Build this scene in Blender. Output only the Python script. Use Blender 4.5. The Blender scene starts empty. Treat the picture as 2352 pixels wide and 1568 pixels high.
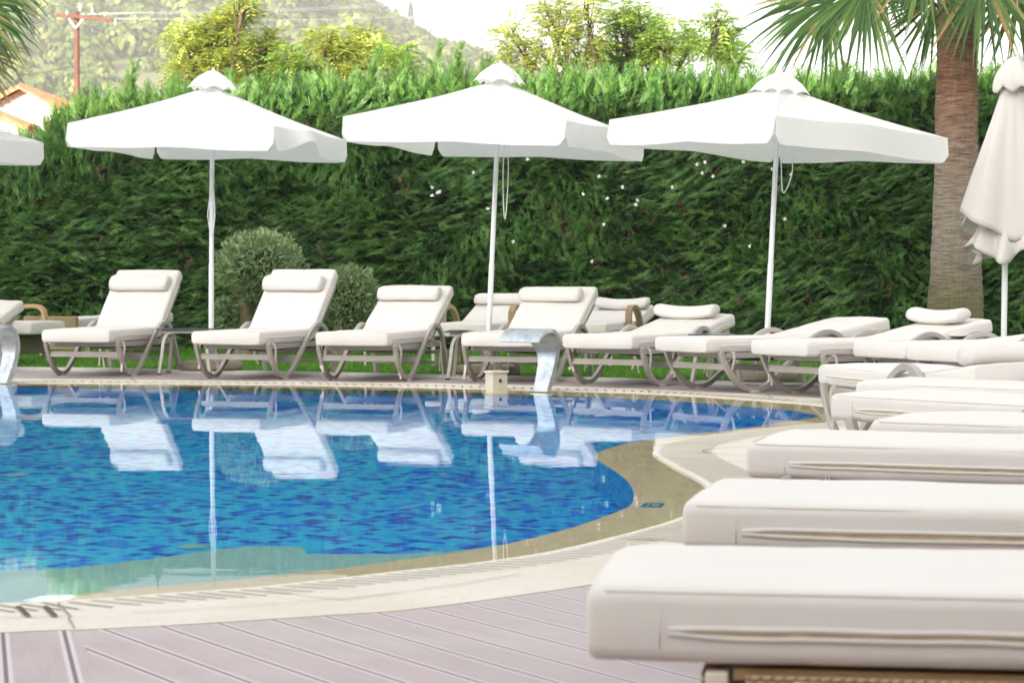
import bpy, bmesh, math, random
from mathutils import Vector, Matrix, noise
R = math.radians
random.seed(7)
S = bpy.context.scene
COL = S.collection

# ------------------------------------------------------------------ camera, sky, sun, exposure
F, HC, HOR = 5227.0, 0.90, 620.0            # focal length in photo units (2352 wide), eye height, horizon row
TH = math.atan((784 - HOR) / F)
cam = bpy.data.cameras.new('camera'); camo = bpy.data.objects.new('camera', cam); COL.objects.link(camo)
camo.location = (0, 0, HC); camo.rotation_euler = (math.pi / 2 - TH, 0, 0)
cam.sensor_width = 36; cam.lens = F / 2352 * 36; cam.clip_start = 0.05; cam.clip_end = 3000
cam.dof.use_dof = True; cam.dof.focus_distance = 11.5; cam.dof.aperture_fstop = 8
S.camera = camo
SUN_EL, SUN_AZ = R(15), R(205)               # azimuth clockwise from +y: behind the camera, a little to the left
W = bpy.data.worlds.new('World'); S.world = W; W.use_nodes = True
nt = W.node_tree; bg = nt.nodes['Background']
sky = nt.nodes.new('ShaderNodeTexSky'); sky.sky_type = 'NISHITA'; sky.sun_disc = False
sky.sun_elevation = SUN_EL; sky.sun_rotation = SUN_AZ; sky.dust_density = 2.5; sky.air_density = 1.0
hs = nt.nodes.new('ShaderNodeHueSaturation'); hs.inputs['Saturation'].default_value = 0.22
nt.links.new(sky.outputs[0], hs.inputs['Color']); nt.links.new(hs.outputs[0], bg.inputs[0])
bg.inputs[1].default_value = 0.15
sl = bpy.data.lights.new('sun', 'SUN'); sl.energy = 4.0; sl.angle = R(0.5); sl.color = (1, .86, .66)
so = bpy.data.objects.new('sun', sl); COL.objects.link(so)
sd = Vector((math.sin(SUN_AZ) * math.cos(SUN_EL), math.cos(SUN_AZ) * math.cos(SUN_EL), math.sin(SUN_EL)))
so.rotation_euler = sd.to_track_quat('Z', 'Y').to_euler()
S.view_settings.view_transform = 'Standard'; S.view_settings.look = 'None'
S.view_settings.exposure = 2.08; S.view_settings.gamma = 1
S.cycles.use_denoising = True
S.cycles.max_bounces = 10; S.cycles.volume_bounces = 0; S.cycles.transparent_max_bounces = 8
S.cycles.caustics_reflective = False
S.cycles.sample_clamp_indirect = 8

def G(v, y, z=0.0):
    """photo point (2352 wide) -> world x, y on the level z"""
    dx, dz = (v - 1176) / F, (784 - y) / F
    c, s = math.cos(TH), math.sin(TH)
    ry, rz = c + dz * s, -s + dz * c
    t = (z - HC) / rz
    return (dx * t, ry * t)
def D(v, y, d):
    """photo point at distance d -> world point"""
    return Vector(((v - 1176) / F * d, d, HC + (HOR - y) / F * d))

# ------------------------------------------------------------------ helpers
def tag(o, label=None, cat=None, group=None, kind=None):
    if label: o['label'] = label
    if cat: o['category'] = cat
    if group: o['group'] = group
    if kind: o['kind'] = kind
    return o
def empty(name, loc, rz=0, **k):
    o = bpy.data.objects.new(name, None); COL.objects.link(o)
    o.location = loc; o.rotation_euler = (0, 0, rz); o.empty_display_size = .2
    return tag(o, **k)
def cr(pts, n=5, closed=False):
    P = [Vector(p) for p in pts]; out = []; N = len(P)
    for i in range(N if closed else N - 1):
        g = (lambda j: P[j % N]) if closed else (lambda j: P[max(0, min(N - 1, j))])
        a, b, c, d = g(i - 1), g(i), g(i + 1), g(i + 2)
        for k in range(n):
            t = k / n
            out.append(.5 * ((2 * b) + (c - a) * t + (2 * a - 5 * b + 4 * c - d) * t * t + (3 * b - a - 3 * c + d) * t ** 3))
    if not closed: out.append(P[-1])
    return out
class MB:
    def __init__(s): s.v, s.f, s.uv = [], [], None
    def add(s, vs, fs):
        b = len(s.v); s.v += [tuple(p) for p in vs]; s.f += [tuple(i + b for i in f) for f in fs]; return s
    def box(s, c, d, rot=None):
        c = Vector(c); h = Vector(d) / 2; vs = []
        for x in (-1, 1):
            for y in (-1, 1):
                for z in (-1, 1):
                    p = Vector((x * h.x, y * h.y, z * h.z))
                    if rot is not None: p = rot @ p
                    vs.append(c + p)
        return s.add(vs, [(0, 1, 3, 2), (4, 6, 7, 5), (0, 4, 5, 1), (2, 3, 7, 6), (0, 2, 6, 4), (1, 5, 7, 3)])
    def bar(s, a, b, w, h, up=(0, 0, 1)):
        return s.sweep([a, b], [(-w / 2, -h / 2), (w / 2, -h / 2), (w / 2, h / 2), (-w / 2, h / 2)], up)
    def sweep(s, pts, sec, up=(0, 0, 1), closed=False, scale=None, caps=True):
        """sec points: (side, up) ; side = tangent x up"""
        P = [Vector(p) for p in pts]; N = len(P); up = Vector(up); rings = []
        for i in range(N):
            if closed: t = P[(i + 1) % N] - P[i - 1]
            else: t = P[min(i + 1, N - 1)] - P[max(i - 1, 0)]
            t = t.normalized(); sd_ = t.cross(up)
            if sd_.length < 1e-4: sd_ = t.cross(Vector((1, 0, 0)))
            sd_.normalize(); u = sd_.cross(t)
            k = scale[i] if scale else 1
            rings.append([P[i] + sd_ * a * k + u * b * k for a, b in sec])
        m = len(sec); vs = [p for r in rings for p in r]; fs = []
        for i in range(N if closed else N - 1):
            for j in range(m):
                a, b = i * m + j, i * m + (j + 1) % m
                c, d = ((i + 1) % N) * m + (j + 1) % m, ((i + 1) % N) * m + j
                fs.append((a, b, c, d))
        if caps and not closed: fs += [tuple(range(m))[::-1], tuple((N - 1) * m + j for j in range(m))]
        return s.add(vs, fs)
    def tube(s, pts, r, n=8, closed=False, up=(0, 0, 1)):
        rr = r if isinstance(r, (list, tuple)) else None
        sec = [(math.cos(2 * math.pi * i / n), math.sin(2 * math.pi * i / n)) for i in range(n)]
        if not rr: sec = [(a * r, b * r) for a, b in sec]
        return s.sweep(pts, sec, up, closed, rr)
    def lathe(s, prof, n=32, c=(0, 0, 0), cap=True):
        vs, fs = [], []; c = Vector(c)
        for r, z in prof:
            for i in range(n):
                a = 2 * math.pi * i / n; vs.append(c + Vector((r * math.cos(a), r * math.sin(a), z)))
        for k in range(len(prof) - 1):
            for i in range(n):
                fs.append((k * n + i, k * n + (i + 1) % n, (k + 1) * n + (i + 1) % n, (k + 1) * n + i))
        if cap: fs += [tuple(range(n))[::-1], tuple((len(prof) - 1) * n + i for i in range(n))]
        return s.add(vs, fs)
    def grid(s, fn, nu, nv):
        vs = [fn(i / nu, j / nv) for i in range(nu + 1) for j in range(nv + 1)]
        return s.add(vs, [(i * (nv + 1) + j, (i + 1) * (nv + 1) + j, (i + 1) * (nv + 1) + j + 1, i * (nv + 1) + j + 1) for i in range(nu) for j in range(nv)])
    def mesh(s, name, mat, smooth=False):
        m = bpy.data.meshes.new(name); m.from_pydata(s.v, [], s.f); m.validate(); m.update()
        if mat: m.materials.append(mat)
        if smooth: m.shade_smooth()
        return m
    def build(s, name, mat, parent=None, smooth=False, bevel=0, solid=0, ang=None, fix=True):
        m = s.mesh(name, mat, smooth)
        if fix:
            bm = bmesh.new(); bm.from_mesh(m); bmesh.ops.recalc_face_normals(bm, faces=bm.faces); bm.to_mesh(m); bm.free()
            if smooth: m.shade_smooth()
        if ang: m.shade_smooth(); m.set_sharp_from_angle(angle=R(ang))
        o = bpy.data.objects.new(name, m); COL.objects.link(o)
        if parent: o.parent = parent
        if solid:
            k = o.modifiers.new('s', 'SOLIDIFY'); k.thickness = solid; k.offset = 0
        if bevel:
            k = o.modifiers.new('b', 'BEVEL'); k.width = bevel; k.segments = 2; k.limit_method = 'ANGLE'
        return o
def inst(m, name, parent):
    o = bpy.data.objects.new(name, m); COL.objects.link(o); o.parent = parent; return o
def nz(p, sc=1.0, seed=0.0):
    return noise.noise(Vector((p[0] * sc + seed, p[1] * sc - seed * 1.7, (p[2] if len(p) > 2 else 0) * sc + seed * .6)))

# ------------------------------------------------------------------ materials
class NT:
    def __init__(s, name):
        s.m = bpy.data.materials.new(name); s.m.use_nodes = True; s.t = s.m.node_tree
        s.b = s.t.nodes['Principled BSDF']; s.out = s.t.nodes['Material Output']
    def n(s, typ, ins=None, **k):
        x = s.t.nodes.new('ShaderNode' + typ)
        for a, b in k.items(): setattr(x, a, b)
        for a, b in (ins or {}).items():
            if isinstance(b, bpy.types.NodeSocket): s.t.links.new(b, x.inputs[a])
            else: x.inputs[a].default_value = b
        return x
    def math(s, op, a, b=0.0, c=0.0):
        return s.n('Math', {0: a, 1: b, 2: c}, operation=op).outputs[0]
    def ramp(s, fac, stops, interp='LINEAR'):
        x = s.n('ValToRGB', {0: fac}); r = x.color_ramp; r.interpolation = interp
        while len(r.elements) < len(stops): r.elements.new(.5)
        for e, (p, c) in zip(r.elements, stops): e.position = p; e.color = (*c, 1) if len(c) == 3 else c
        return x.outputs[0]
    def mix(s, fac, a, b, mode='MIX'):
        x = s.t.nodes.new('ShaderNodeMix'); x.data_type = 'RGBA'; x.blend_type = mode
        for i, v in ((0, fac), (6, a), (7, b)):
            if isinstance(v, bpy.types.NodeSocket): s.t.links.new(v, x.inputs[i])
            else: x.inputs[i].default_value = (*v, 1) if isinstance(v, tuple) and len(v) == 3 else v
        return x.outputs[2]
    def noise(s, vec, scale, detail=3, rough=.55):
        return s.n('TexNoise', {'Vector': vec, 'Scale': scale, 'Detail': detail, 'Roughness': rough}).outputs[0]
    def obj(s): return s.n('TexCoord').outputs['Object']
    def uv(s): return s.n('TexCoord').outputs['UV']
    def set(s, **k):
        for a, v in k.items():
            a = a.replace('_', ' ')
            if isinstance(v, bpy.types.NodeSocket): s.t.links.new(v, s.b.inputs[a])
            else: s.b.inputs[a].default_value = (*v, 1) if isinstance(v, tuple) and len(v) == 3 else v
        return s
    def bump(s, h, strength=.3, dist=.01):
        x = s.n('Bump', {'Height': h, 'Strength': strength, 'Distance': dist}); s.t.links.new(x.outputs[0], s.b.inputs['Normal'])
def plain(name, col, rough=.5, metal=0, var=.12, scale=8, bump=0, bscale=60):
    t = NT(name); o = t.obj(); f = t.noise(o, scale)
    lo = tuple(c * (1 - var) for c in col); hi = tuple(min(1, c * (1 + var)) for c in col)
    t.set(Base_Color=t.ramp(f, [(.3, lo), (.7, hi)]), Roughness=rough, Metallic=metal)
    if bump: t.bump(t.noise(o, bscale, 4), bump, .01)
    return t.m
def foliage(name, cols, rough=.55, trans=.35, spec=.25):
    t = NT(name); rnd = t.n('NewGeometry').outputs['Random Per Island']
    n = len(cols); c = t.ramp(rnd, [(i / max(1, n - 1), q) for i, q in enumerate(cols)])
    t.set(Base_Color=c, Roughness=rough); t.b.inputs['Specular IOR Level'].default_value = spec
    tr = t.n('BsdfTranslucent', {'Color': c}); mx = t.n('MixShader', {0: trans, 1: t.b.outputs[0], 2: tr.outputs[0]})
    t.t.links.new(mx.outputs[0], t.out.inputs[0]); return t.m
M = {}
# cream outdoor fabric, fine weave
t = NT('cream_fabric'); o = t.obj()
t.set(Base_Color=t.mix(t.noise(o, 3, 4), (.66, .625, .585), (.72, .69, .65)), Roughness=.85); t.b.inputs['Specular IOR Level'].default_value = .2
t.bump(t.math('ADD', t.noise(o, 500, 1), t.math('MULTIPLY', t.noise(o, 7, 4, .6), 2.2)), .22, .014); M['fabric'] = t.m
M['piping'] = plain('cream_piping', (.64, .59, .52), .8)
M['ziptape'] = plain('tan_zip_tape', (.50, .40, .26), .7, var=.2, scale=20)
# canopy cloth: lets some light through
def cloth(name, col):
    t = NT(name); o = t.obj()
    c = t.mix(t.noise(o, 2.5, 4), tuple(x * .97 for x in col), col)
    t.set(Base_Color=c, Roughness=.8); t.b.inputs['Specular IOR Level'].default_value = .15
    t.bump(t.math('ADD', t.noise(o, 300, 1), t.math('MULTIPLY', t.noise(o, 6, 3), 2.0)), .12, .02)
    tr = t.n('BsdfTranslucent', {'Color': c}); mx = t.n('MixShader', {0: .36, 1: t.b.outputs[0], 2: tr.outputs[0]})
    t.t.links.new(mx.outputs[0], t.out.inputs[0]); return t.m
M['canopy'] = cloth('white_canopy', (.88, .87, .85))
M['canopy_old'] = cloth('offwhite_canopy', (.80, .765, .72))
M['pole'] = plain('white_enamel', (.80, .81, .82), .3, var=.03)
M['frame'] = plain('taupe_metal', (.40, .37, .335), .42, .15, var=.06)
M['sling'] = plain('brown_sling', (.11, .085, .07), .8)
M['tabletop'] = plain('smoked_glass', (.055, .075, .09), .08, var=.05)
M['rubber'] = plain('black_rubber', (.03, .03, .03), .8)
M['steel'] = None
t = NT('brushed_steel'); o = t.obj()
mp = t.n('Mapping', {0: o, 'Scale': (3, 3, 60)}).outputs[0]
blot = t.ramp(t.noise(o, 14, 5), [(.35, (.38, .42, .46)), (.6, (.54, .58, .62)), (.75, (.50, .48, .45))])
t.set(Base_Color=blot, Metallic=.8, Roughness=t.math('ADD', t.math('MULTIPLY', t.noise(o, 25, 4), .3), .22))
t.bump(t.noise(mp, 8, 3), .1, .004); M['steel'] = t.m
def wicker(name, a, b, sc=55):
    t = NT(name); o = t.obj(); sx = t.n('SeparateXYZ', {0: o})
    h = t.math('ADD', sx.outputs[0], sx.outputs[1])
    u = t.math('MULTIPLY', h, sc); w = t.math('MULTIPLY', sx.outputs[2], sc * 1.7)
    row = t.math('FLOOR', w); sh = t.math('MULTIPLY', t.math('MODULO', row, 2.0), .5)
    su = t.math('ABSOLUTE', t.math('SINE', t.math('MULTIPLY', t.math('ADD', u, sh), math.pi)))
    sw = t.math('ABSOLUTE', t.math('SINE', t.math('MULTIPLY', w, math.pi)))
    hgt = t.math('MULTIPLY', t.math('POWER', su, .5), t.math('POWER', sw, .6))
    t.set(Base_Color=t.mix(t.math('MULTIPLY', hgt, 1.0), tuple(x * .3 for x in a), t.mix(t.noise(o, 30, 2), a, b)), Roughness=.6)
    t.bump(hgt, .9, .006); return t.m
M['wicker'] = wicker('tan_wicker', (.50, .34, .17), (.62, .45, .26))
M['wicker_dark'] = wicker('brown_wicker', (.27, .20, .13), (.36, .27, .18))
M['cane'] = plain('smooth_cane', (.48, .31, .15), .5)
M['creampost'] = plain('cream_post', (.66, .58, .48), .6)
# stone
def stone(name, a, b, rough=.75, sc=2.5, bump=.25):
    t = NT(name); o = t.obj(); f = t.noise(o, sc, 6, .65); g = t.noise(o, sc * 14, 4, .7)
    c = t.mix(f, a, b); c = t.mix(t.ramp(g, [(.55, (0, 0, 0)), (.72, (1, 1, 1))]), c, tuple(x * .82 for x in a))
    c = t.mix(t.ramp(t.noise(o, sc * .45, 5, .7), [(.48, (0, 0, 0)), (.72, (.45, .45, .45))]), c, tuple(x * q for x, q in zip(a, (.86, .80, .70))))
    t.set(Base_Color=c, Roughness=rough); t.bump(g, bump, .006); return t.m
M['coping'] = stone('cream_travertine', (.57, .525, .44), (.67, .63, .55))
M['band'] = stone('wet_sandstone', (.84, .65, .39), (.93, .77, .52), .35, 1.6, .1)
M['conc'] = stone('pale_concrete', (.50, .49, .46), (.60, .59, .56))
M['slot'] = plain('dark_slot', (.10, .065, .04), .9)
M['grate'] = plain('tan_grate_gap', (.30, .23, .14), .9)
M['joint'] = plain('brown_joint', (.30, .24, .18), .9)
M['ballast'] = stone('rough_washed_stone', (.26, .21, .15), (.42, .36, .27), .95, 9, 1.0)
M['ledge'] = stone('submerged_ledge', (.30, .62, .60), (.42, .70, .66), .5, 3, .05)
# pool mosaic (uv in metres)
def mosaic(name, size, rot):
    t = NT(name); mp = t.n('Mapping', {0: t.uv(), 'Rotation': (0, 0, rot), 'Scale': (1 / size,) * 3}).outputs[0]
    fl = t.n('VectorMath', {0: mp}, operation='FLOOR').outputs[0]
    wn = t.n('TexWhiteNoise', {'Vector': fl}, noise_dimensions='2D').outputs['Value']
    c = t.ramp(wn, [(0, (.014, .66, 1.0)), (.36, (.008, .55, 1.0)), (.56, (.002, .29, 1.0)), (.75, (.002, .18, .94)), (.86, (.003, .07, .62))], 'CONSTANT')
    br = t.n('SeparateXYZ', {0: t.n('VectorMath', {0: mp}, operation='FRACTION').outputs[0]})
    e = t.math('MINIMUM', t.math('MINIMUM', br.outputs[0], br.outputs[1]), t.math('MINIMUM', t.math('SUBTRACT', 1.0, br.outputs[0]), t.math('SUBTRACT', 1.0, br.outputs[1])))
    c = t.mix(t.math('LESS_THAN', e, .035), c, (.05, .42, .85)); t.set(Base_Color=c, Roughness=.3); return t.m
M['mosaic'] = mosaic('blue_mosaic', .056, R(33)); M['mosaic_wall'] = mosaic('blue_mosaic_fine', .03, 0)
# water
t = NT('pool_water'); o = t.obj(); t.t.nodes.remove(t.b)
mp = t.n('Mapping', {0: o, 'Scale': (1, 1.6, 1)}).outputs[0]
h = t.math('ADD', t.math('MULTIPLY', t.noise(mp, 1.3, 2), 1.0), t.math('MULTIPLY', t.noise(mp, 12, 2), .12))
bp = t.n('Bump', {'Height': h, 'Strength': .08, 'Distance': .008})
gl = t.n('BsdfGlass', {'Color': (.98, 1, 1, 1), 'Roughness': 0, 'IOR': 1.27, 'Normal': bp.outputs[0]})
t.t.links.new(gl.outputs[0], t.out.inputs[0]); M['water'] = t.m
# deck planks: direction across given by angle
def deck(name, ang, w, off, groove):
    t = NT(name); o = t.obj(); mp = t.n('Mapping', {0: o, 'Rotation': (0, 0, ang)}).outputs[0]
    x = t.n('SeparateXYZ', {0: mp}).outputs[0]; u = t.math('DIVIDE', t.math('SUBTRACT', x, off), w); pid = t.math('FLOOR', u); fr = t.math('FRACT', u)
    d = t.math('MINIMUM', fr, t.math('SUBTRACT', 1.0, fr))           # 0 at the gap
    st = t.n('Mapping', {0: mp, 'Scale': (30, 1.5, 1)}).outputs[0]
    pn = t.n('TexWhiteNoise', {'W': pid}, noise_dimensions='1D').outputs['Value']
    base = t.mix(t.noise(st, 2, 3), (.325, .248, .242), (.385, .302, .292)); base = t.mix(t.math('MULTIPLY', pn, .35), base, (.31, .245, .25))
    base = t.mix(t.ramp(t.noise(o, 1.7, 4), [(.45, (0, 0, 0)), (.7, (.35, .35, .35))]), base, (.46, .41, .40))
    base = t.mix(t.ramp(t.noise(t.n('Mapping', {0: mp, 'Scale': (6, .8, 1)}).outputs[0], 3, 5, .7), [(.5, (0, 0, 0)), (.75, (.5, .5, .5))]), base, (.24, .18, .18))
    gap = t.math('LESS_THAN', d, .034)
    c = t.mix(gap, base, (.07, .035, .045)); rim = t.math('MULTIPLY', t.math('LESS_THAN', d, .10), t.math('SUBTRACT', 1.0, gap))
    c = t.mix(t.math('MULTIPLY', rim, .75), c, (.55, .48, .49)); t.set(Base_Color=c, Roughness=.5)
    gr = t.math('MULTIPLY', t.math('SINE', t.math('MULTIPLY', x, 2 * math.pi / .0075)), t.math('GREATER_THAN', d, .12))
    hh = t.math('SUBTRACT', t.math('MULTIPLY', gr, groove), t.math('MULTIPLY', gap, 3.0)); t.bump(hh, .5, .002); return t.m
M['deck_a'] = deck('mauve_deck_a', R(-13.3), .149, .0635, .5); M['deck_b'] = deck('mauve_deck_b', R(-31.5), .143, 2.240, .12)
# plants
M['hedge'] = foliage('cypress_green', [(.018, .060, .012), (.036, .115, .018), (.058, .165, .026), (.045, .135, .026), (.085, .215, .038), (.14, .29, .06)], trans=.3)
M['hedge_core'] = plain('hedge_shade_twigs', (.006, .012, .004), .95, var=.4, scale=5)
M['twig'] = plain('red_brown_twig', (.12, .045, .025), .9, var=.3)
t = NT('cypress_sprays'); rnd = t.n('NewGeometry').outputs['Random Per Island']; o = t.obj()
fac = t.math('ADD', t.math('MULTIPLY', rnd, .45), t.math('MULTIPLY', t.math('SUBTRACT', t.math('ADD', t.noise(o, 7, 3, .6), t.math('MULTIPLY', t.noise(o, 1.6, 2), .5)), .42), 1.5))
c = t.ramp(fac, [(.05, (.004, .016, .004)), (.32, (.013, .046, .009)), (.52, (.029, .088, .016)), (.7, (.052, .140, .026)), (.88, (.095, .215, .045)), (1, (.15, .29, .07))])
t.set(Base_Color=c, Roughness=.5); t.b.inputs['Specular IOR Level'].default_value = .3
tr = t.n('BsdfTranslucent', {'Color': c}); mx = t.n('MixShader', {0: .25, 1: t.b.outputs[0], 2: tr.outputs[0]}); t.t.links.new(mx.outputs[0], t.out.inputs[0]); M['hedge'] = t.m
M['sun_tint_shoots'] = foliage('sun_tint_cypress', [(.03, .085, .016), (.05, .125, .024), (.085, .175, .035), (.13, .23, .05)], trans=.35)  # sunlit hedge top painted in as lighter yellow-green; tall leaders share it
M['olive'] = foliage('olive_leaf', [(.12, .19, .09), (.22, .32, .14), (.34, .46, .22), (.50, .60, .33)])
M['bark'] = plain('grey_bark', (.22, .18, .11), .9, var=.4, scale=14, bump=.8, bscale=30)
M['bark_dark'] = plain('brown_bark', (.07, .05, .035), .9, var=.3, scale=10)
M['yleaf'] = foliage('yellow_green_leaf', [(.20, .34, .06), (.32, .44, .10), (.44, .52, .14), (.56, .57, .16), (.66, .60, .15)], trans=.45)
M['gleaf'] = foliage('fresh_green_leaf', [(.15, .30, .05), (.25, .41, .08), (.36, .50, .11), (.50, .58, .14)], trans=.45)
M['cyp'] = foliage('dark_cypress', [(.02, .04, .02), (.04, .07, .03)])
M['hilltree'] = foliage('hillside_olive', [(.035, .055, .014), (.07, .10, .024), (.11, .145, .036), (.16, .185, .05)], trans=.15)
M['palmleaf'] = foliage('palm_leaf', [(.035, .085, .022), (.06, .135, .032), (.10, .20, .045), (.17, .27, .07)], trans=.3, spec=.4)
M['palmdry'] = foliage('dry_palm_leaf', [(.35, .22, .08), (.42, .32, .14), (.30, .30, .10)], trans=.3)
M['petal'] = plain('white_petal', (.85, .85, .85), .6)
M['grassblade'] = foliage('grass_blade', [(.08, .22, .018), (.13, .32, .03), (.20, .42, .05)], trans=.4)
M['grassbase'] = plain('lawn', (.05, .15, .02), .95, var=.35, scale=6, bump=.4)
M['terrain'] = plain('dry_ground', (.20, .17, .09), .95, var=.3, scale=.05)
t = NT('hill_soil'); o = t.obj(); t.set(Base_Color=t.ramp(t.noise(o, .018, 5), [(.35, (.08, .11, .04)), (.6, (.16, .16, .075)), (.75, (.30, .22, .13))]), Roughness=.95); M['hill'] = t.m
M['wall'] = plain('white_render', (.80, .78, .74), .9, var=.03)
M['rooftile'] = plain('terracotta', (.42, .17, .09), .85, var=.25, scale=3)
M['postwood'] = plain('red_brown_wood', (.10, .042, .03), .85, var=.25, scale=4)
M['insul'] = plain('pale_insulator', (.62, .62, .60), .4)
M['wire'] = plain('wire_grey', (.35, .37, .42), .5)
M['china'] = plain('white_china', (.85, .86, .86), .15, var=.02)
M['bluetile'] = plain('blue_marker', (.015, .22, .50), .25, var=.1)
M['winglass'] = plain('dark_window', (.05, .06, .07), .1)
# palm bark: grey with rings below, red-brown fibre above
t = NT('palm_bark'); o = t.obj(); sx = t.n('SeparateXYZ', {0: o}); z = sx.outputs[2]
mr = t.n('Mapping', {0: o, 'Scale': (3.0, 3.0, 26)}).outputs[0]; mv = t.n('Mapping', {0: o, 'Scale': (45, 45, 3)}).outputs[0]
f = t.noise(mr, 2.2, 5, .7); g = t.noise(mv, 1.0, 4, .7)
low = t.ramp(f, [(.35, (.13, .10, .08)), (.5, (.25, .20, .155)), (.65, (.36, .30, .24))]); up = t.ramp(f, [(.35, (.09, .035, .02)), (.5, (.24, .105, .055)), (.66, (.42, .24, .14))])
moss = t.ramp(f, [(.35, (.13, .11, .05)), (.65, (.27, .235, .12))])
c = t.mix(t.n('MapRange', {0: z, 1: 1.5, 2: 2.7}).outputs[0], low, up); c = t.mix(t.n('MapRange', {0: z, 1: 1.0, 2: .6}).outputs[0], c, moss)
c = t.mix(t.ramp(g, [(.5, (0, 0, 0)), (.66, (.3, .3, .3))]), c, (.38, .33, .29)); t.set(Base_Color=c, Roughness=.9)
t.bump(t.math('ADD', f, t.math('MULTIPLY', g, .6)), 1.0, .03); M['palmbark'] = t.m

# ------------------------------------------------------------------ pool, coping, deck, ground
ZW = -0.005
def gp(l, z=ZW): return [Vector((*G(a, b, z), 0)) for a, b in l]
inner = gp([(0, 885), (300, 886), (600, 889), (784, 893), (1000, 897), (1223, 905), (1390, 912), (1556, 921), (1723, 933), (1820, 942), (1868, 951), (1874, 956), (1800, 967), (1723, 980), (1650, 989),
            (1556, 1000), (1456, 1013), (1396, 1028), (1370, 1040), (1366, 1048), (1380, 1060), (1410, 1078), (1441, 1102), (1456, 1128), (1455, 1142), (1439, 1162), (1355, 1194), (1263, 1221), (1150, 1247),
            (1050, 1264), (919, 1281), (790, 1298), (683, 1310), (508, 1328), (371, 1339), (234, 1351), (117, 1370), (0, 1384)]) + \
    [Vector(p) for p in ((-2.3, 5.95, 0), (-4, 5.4, 0), (-6.5, 5.3, 0), (-9, 7, 0), (-10, 11, 0), (-9.4, 15.5, 0), (-7, 17.4, 0))]
outer = gp([(0, 880), (300, 881), (600, 883), (784, 886), (1000, 890), (1223, 896), (1390, 900), (1556, 907), (1723, 918), (1873, 930), (1970, 945), (1975, 957), (1900, 972), (1800, 981), (1726, 989),
            (1600, 1006), (1522, 1023), (1501, 1039), (1504, 1048), (1550, 1076), (1606, 1106), (1632, 1135), (1615, 1165), (1550, 1196), (1471, 1220), (1402, 1238), (1263, 1270), (1100, 1295), (919, 1315),
            (781, 1331), (586, 1352), (391, 1366), (273, 1375), (133, 1385), (0, 1390)]) + \
    [Vector(p) for p in ((-2.35, 5.75, 0), (-4, 5.1, 0), (-6.6, 5.0, 0), (-9.3, 6.8, 0), (-10.4, 11, 0), (-9.7, 15.8, 0), (-7.1, 17.75, 0))]
cope = gp([(0, 870), (400, 873), (784, 877), (1040, 881), (1290, 887), (1556, 897), (1873, 913), (2050, 926)], 0) + \
    [Vector(p) for p in ((2.75, 13.8, 0), (3.0, 12.0, 0), (2.7, 10.2, 0), (2.1, 8.6, 0), (1.35, 7.5, 0))] + \
    gp([(1560, 1290), (1450, 1325), (1337, 1346), (1263, 1357), (1100, 1380), (919, 1402), (742, 1414), (496, 1430), (273, 1442), (172, 1447), (0, 1453)], 0) + \
    [Vector(p) for p in ((-2.4, 5.25, 0), (-4, 4.65, 0), (-6.7, 4.5, 0), (-9.7, 6.4, 0), (-11, 11, 0), (-10.2, 16.3, 0), (-7.3, 18.3, 0))]
INN, OUT, CO = cr(inner, 5, True), cr(outer, 5, True), cr(cope, 6, True)
def lift(l, z): return [Vector((p.x, p.y, z)) for p in l]
def offset(l, d):
    out = []; N = len(l)
    for i in range(N):
        t_ = (l[(i + 1) % N] - l[i - 1]).normalized(); out.append(l[i] + Vector((-t_.y, t_.x, 0)) * d)
    return out
def fill(loops, name, mats, parent=None, cut=None, uv=False, kind='structure'):
    bm = bmesh.new()
    for L in loops:
        vs = [bm.verts.new(p) for p in L]
        for i in range(len(vs)): bm.edges.new((vs[i], vs[(i + 1) % len(vs)]))
    bmesh.ops.triangle_fill(bm, use_beauty=True, use_dissolve=False, edges=bm.edges[:], normal=(0, 0, 1))
    for f in bm.faces:
        if f.normal.z < 0: f.normal_flip()
    if cut:
        co, no = cut; bmesh.ops.bisect_plane(bm, geom=bm.verts[:] + bm.edges[:] + bm.faces[:], plane_co=co, plane_no=no)
        for f in bm.faces:
            if (f.calc_center_median() - Vector(co)).dot(Vector(no)) > 0: f.material_index = 1
    if uv:
        l_ = bm.loops.layers.uv.new('UVMap')
        for f in bm.faces:
            for lp in f.loops: lp[l_].uv = (lp.vert.co.x, lp.vert.co.y)
    m = bpy.data.meshes.new(name); bm.to_mesh(m); bm.free()
    for q in mats: m.materials.append(q)
    o = bpy.data.objects.new(name, m); COL.objects.link(o)
    if parent: o.parent = parent
    else: tag(o, kind=kind)
    return o
def ribbon(A, B, name, mat, parent=None, uvw=False, kind='structure'):
    n = len(A); m = bpy.data.meshes.new(name)
    m.from_pydata([tuple(p) for p in A] + [tuple(p) for p in B], [], [(i, (i + 1) % n, n + (i + 1) % n, n + i) for i in range(n)])
    if uvw:
        ul = m.uv_layers.new(name='UVMap'); acc = [0]
        for i in range(n): acc.append(acc[-1] + (A[(i + 1) % n] - A[i]).length)
        for p in m.polygons:
            i = p.index; us = [acc[i], acc[i + 1], acc[i + 1], acc[i]]; zs = [A[i].z, A[i].z, B[i].z, B[i].z]
            for k, li in enumerate(p.loop_indices): ul.data[li].uv = (us[k], zs[k])
    m.materials.append(mat); o = bpy.data.objects.new(name, m); COL.objects.link(o)
    if parent: o.parent = parent
    else: tag(o, kind=kind)
    return o
ZF = -1.15
fill([lift(INN, ZF)], 'pool_floor', [M['mosaic']], uv=True)
ribbon(lift(INN, -.045), lift(INN, ZF), 'pool_wall', M['mosaic_wall'], uvw=True)
fill([lift(offset(OUT, .05), -.011), lift(INN, -.045)], 'wet_pool_edge', [M['band']])
fill([lift(offset(OUT, .03), ZW)], 'water', [M['water']])
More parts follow.
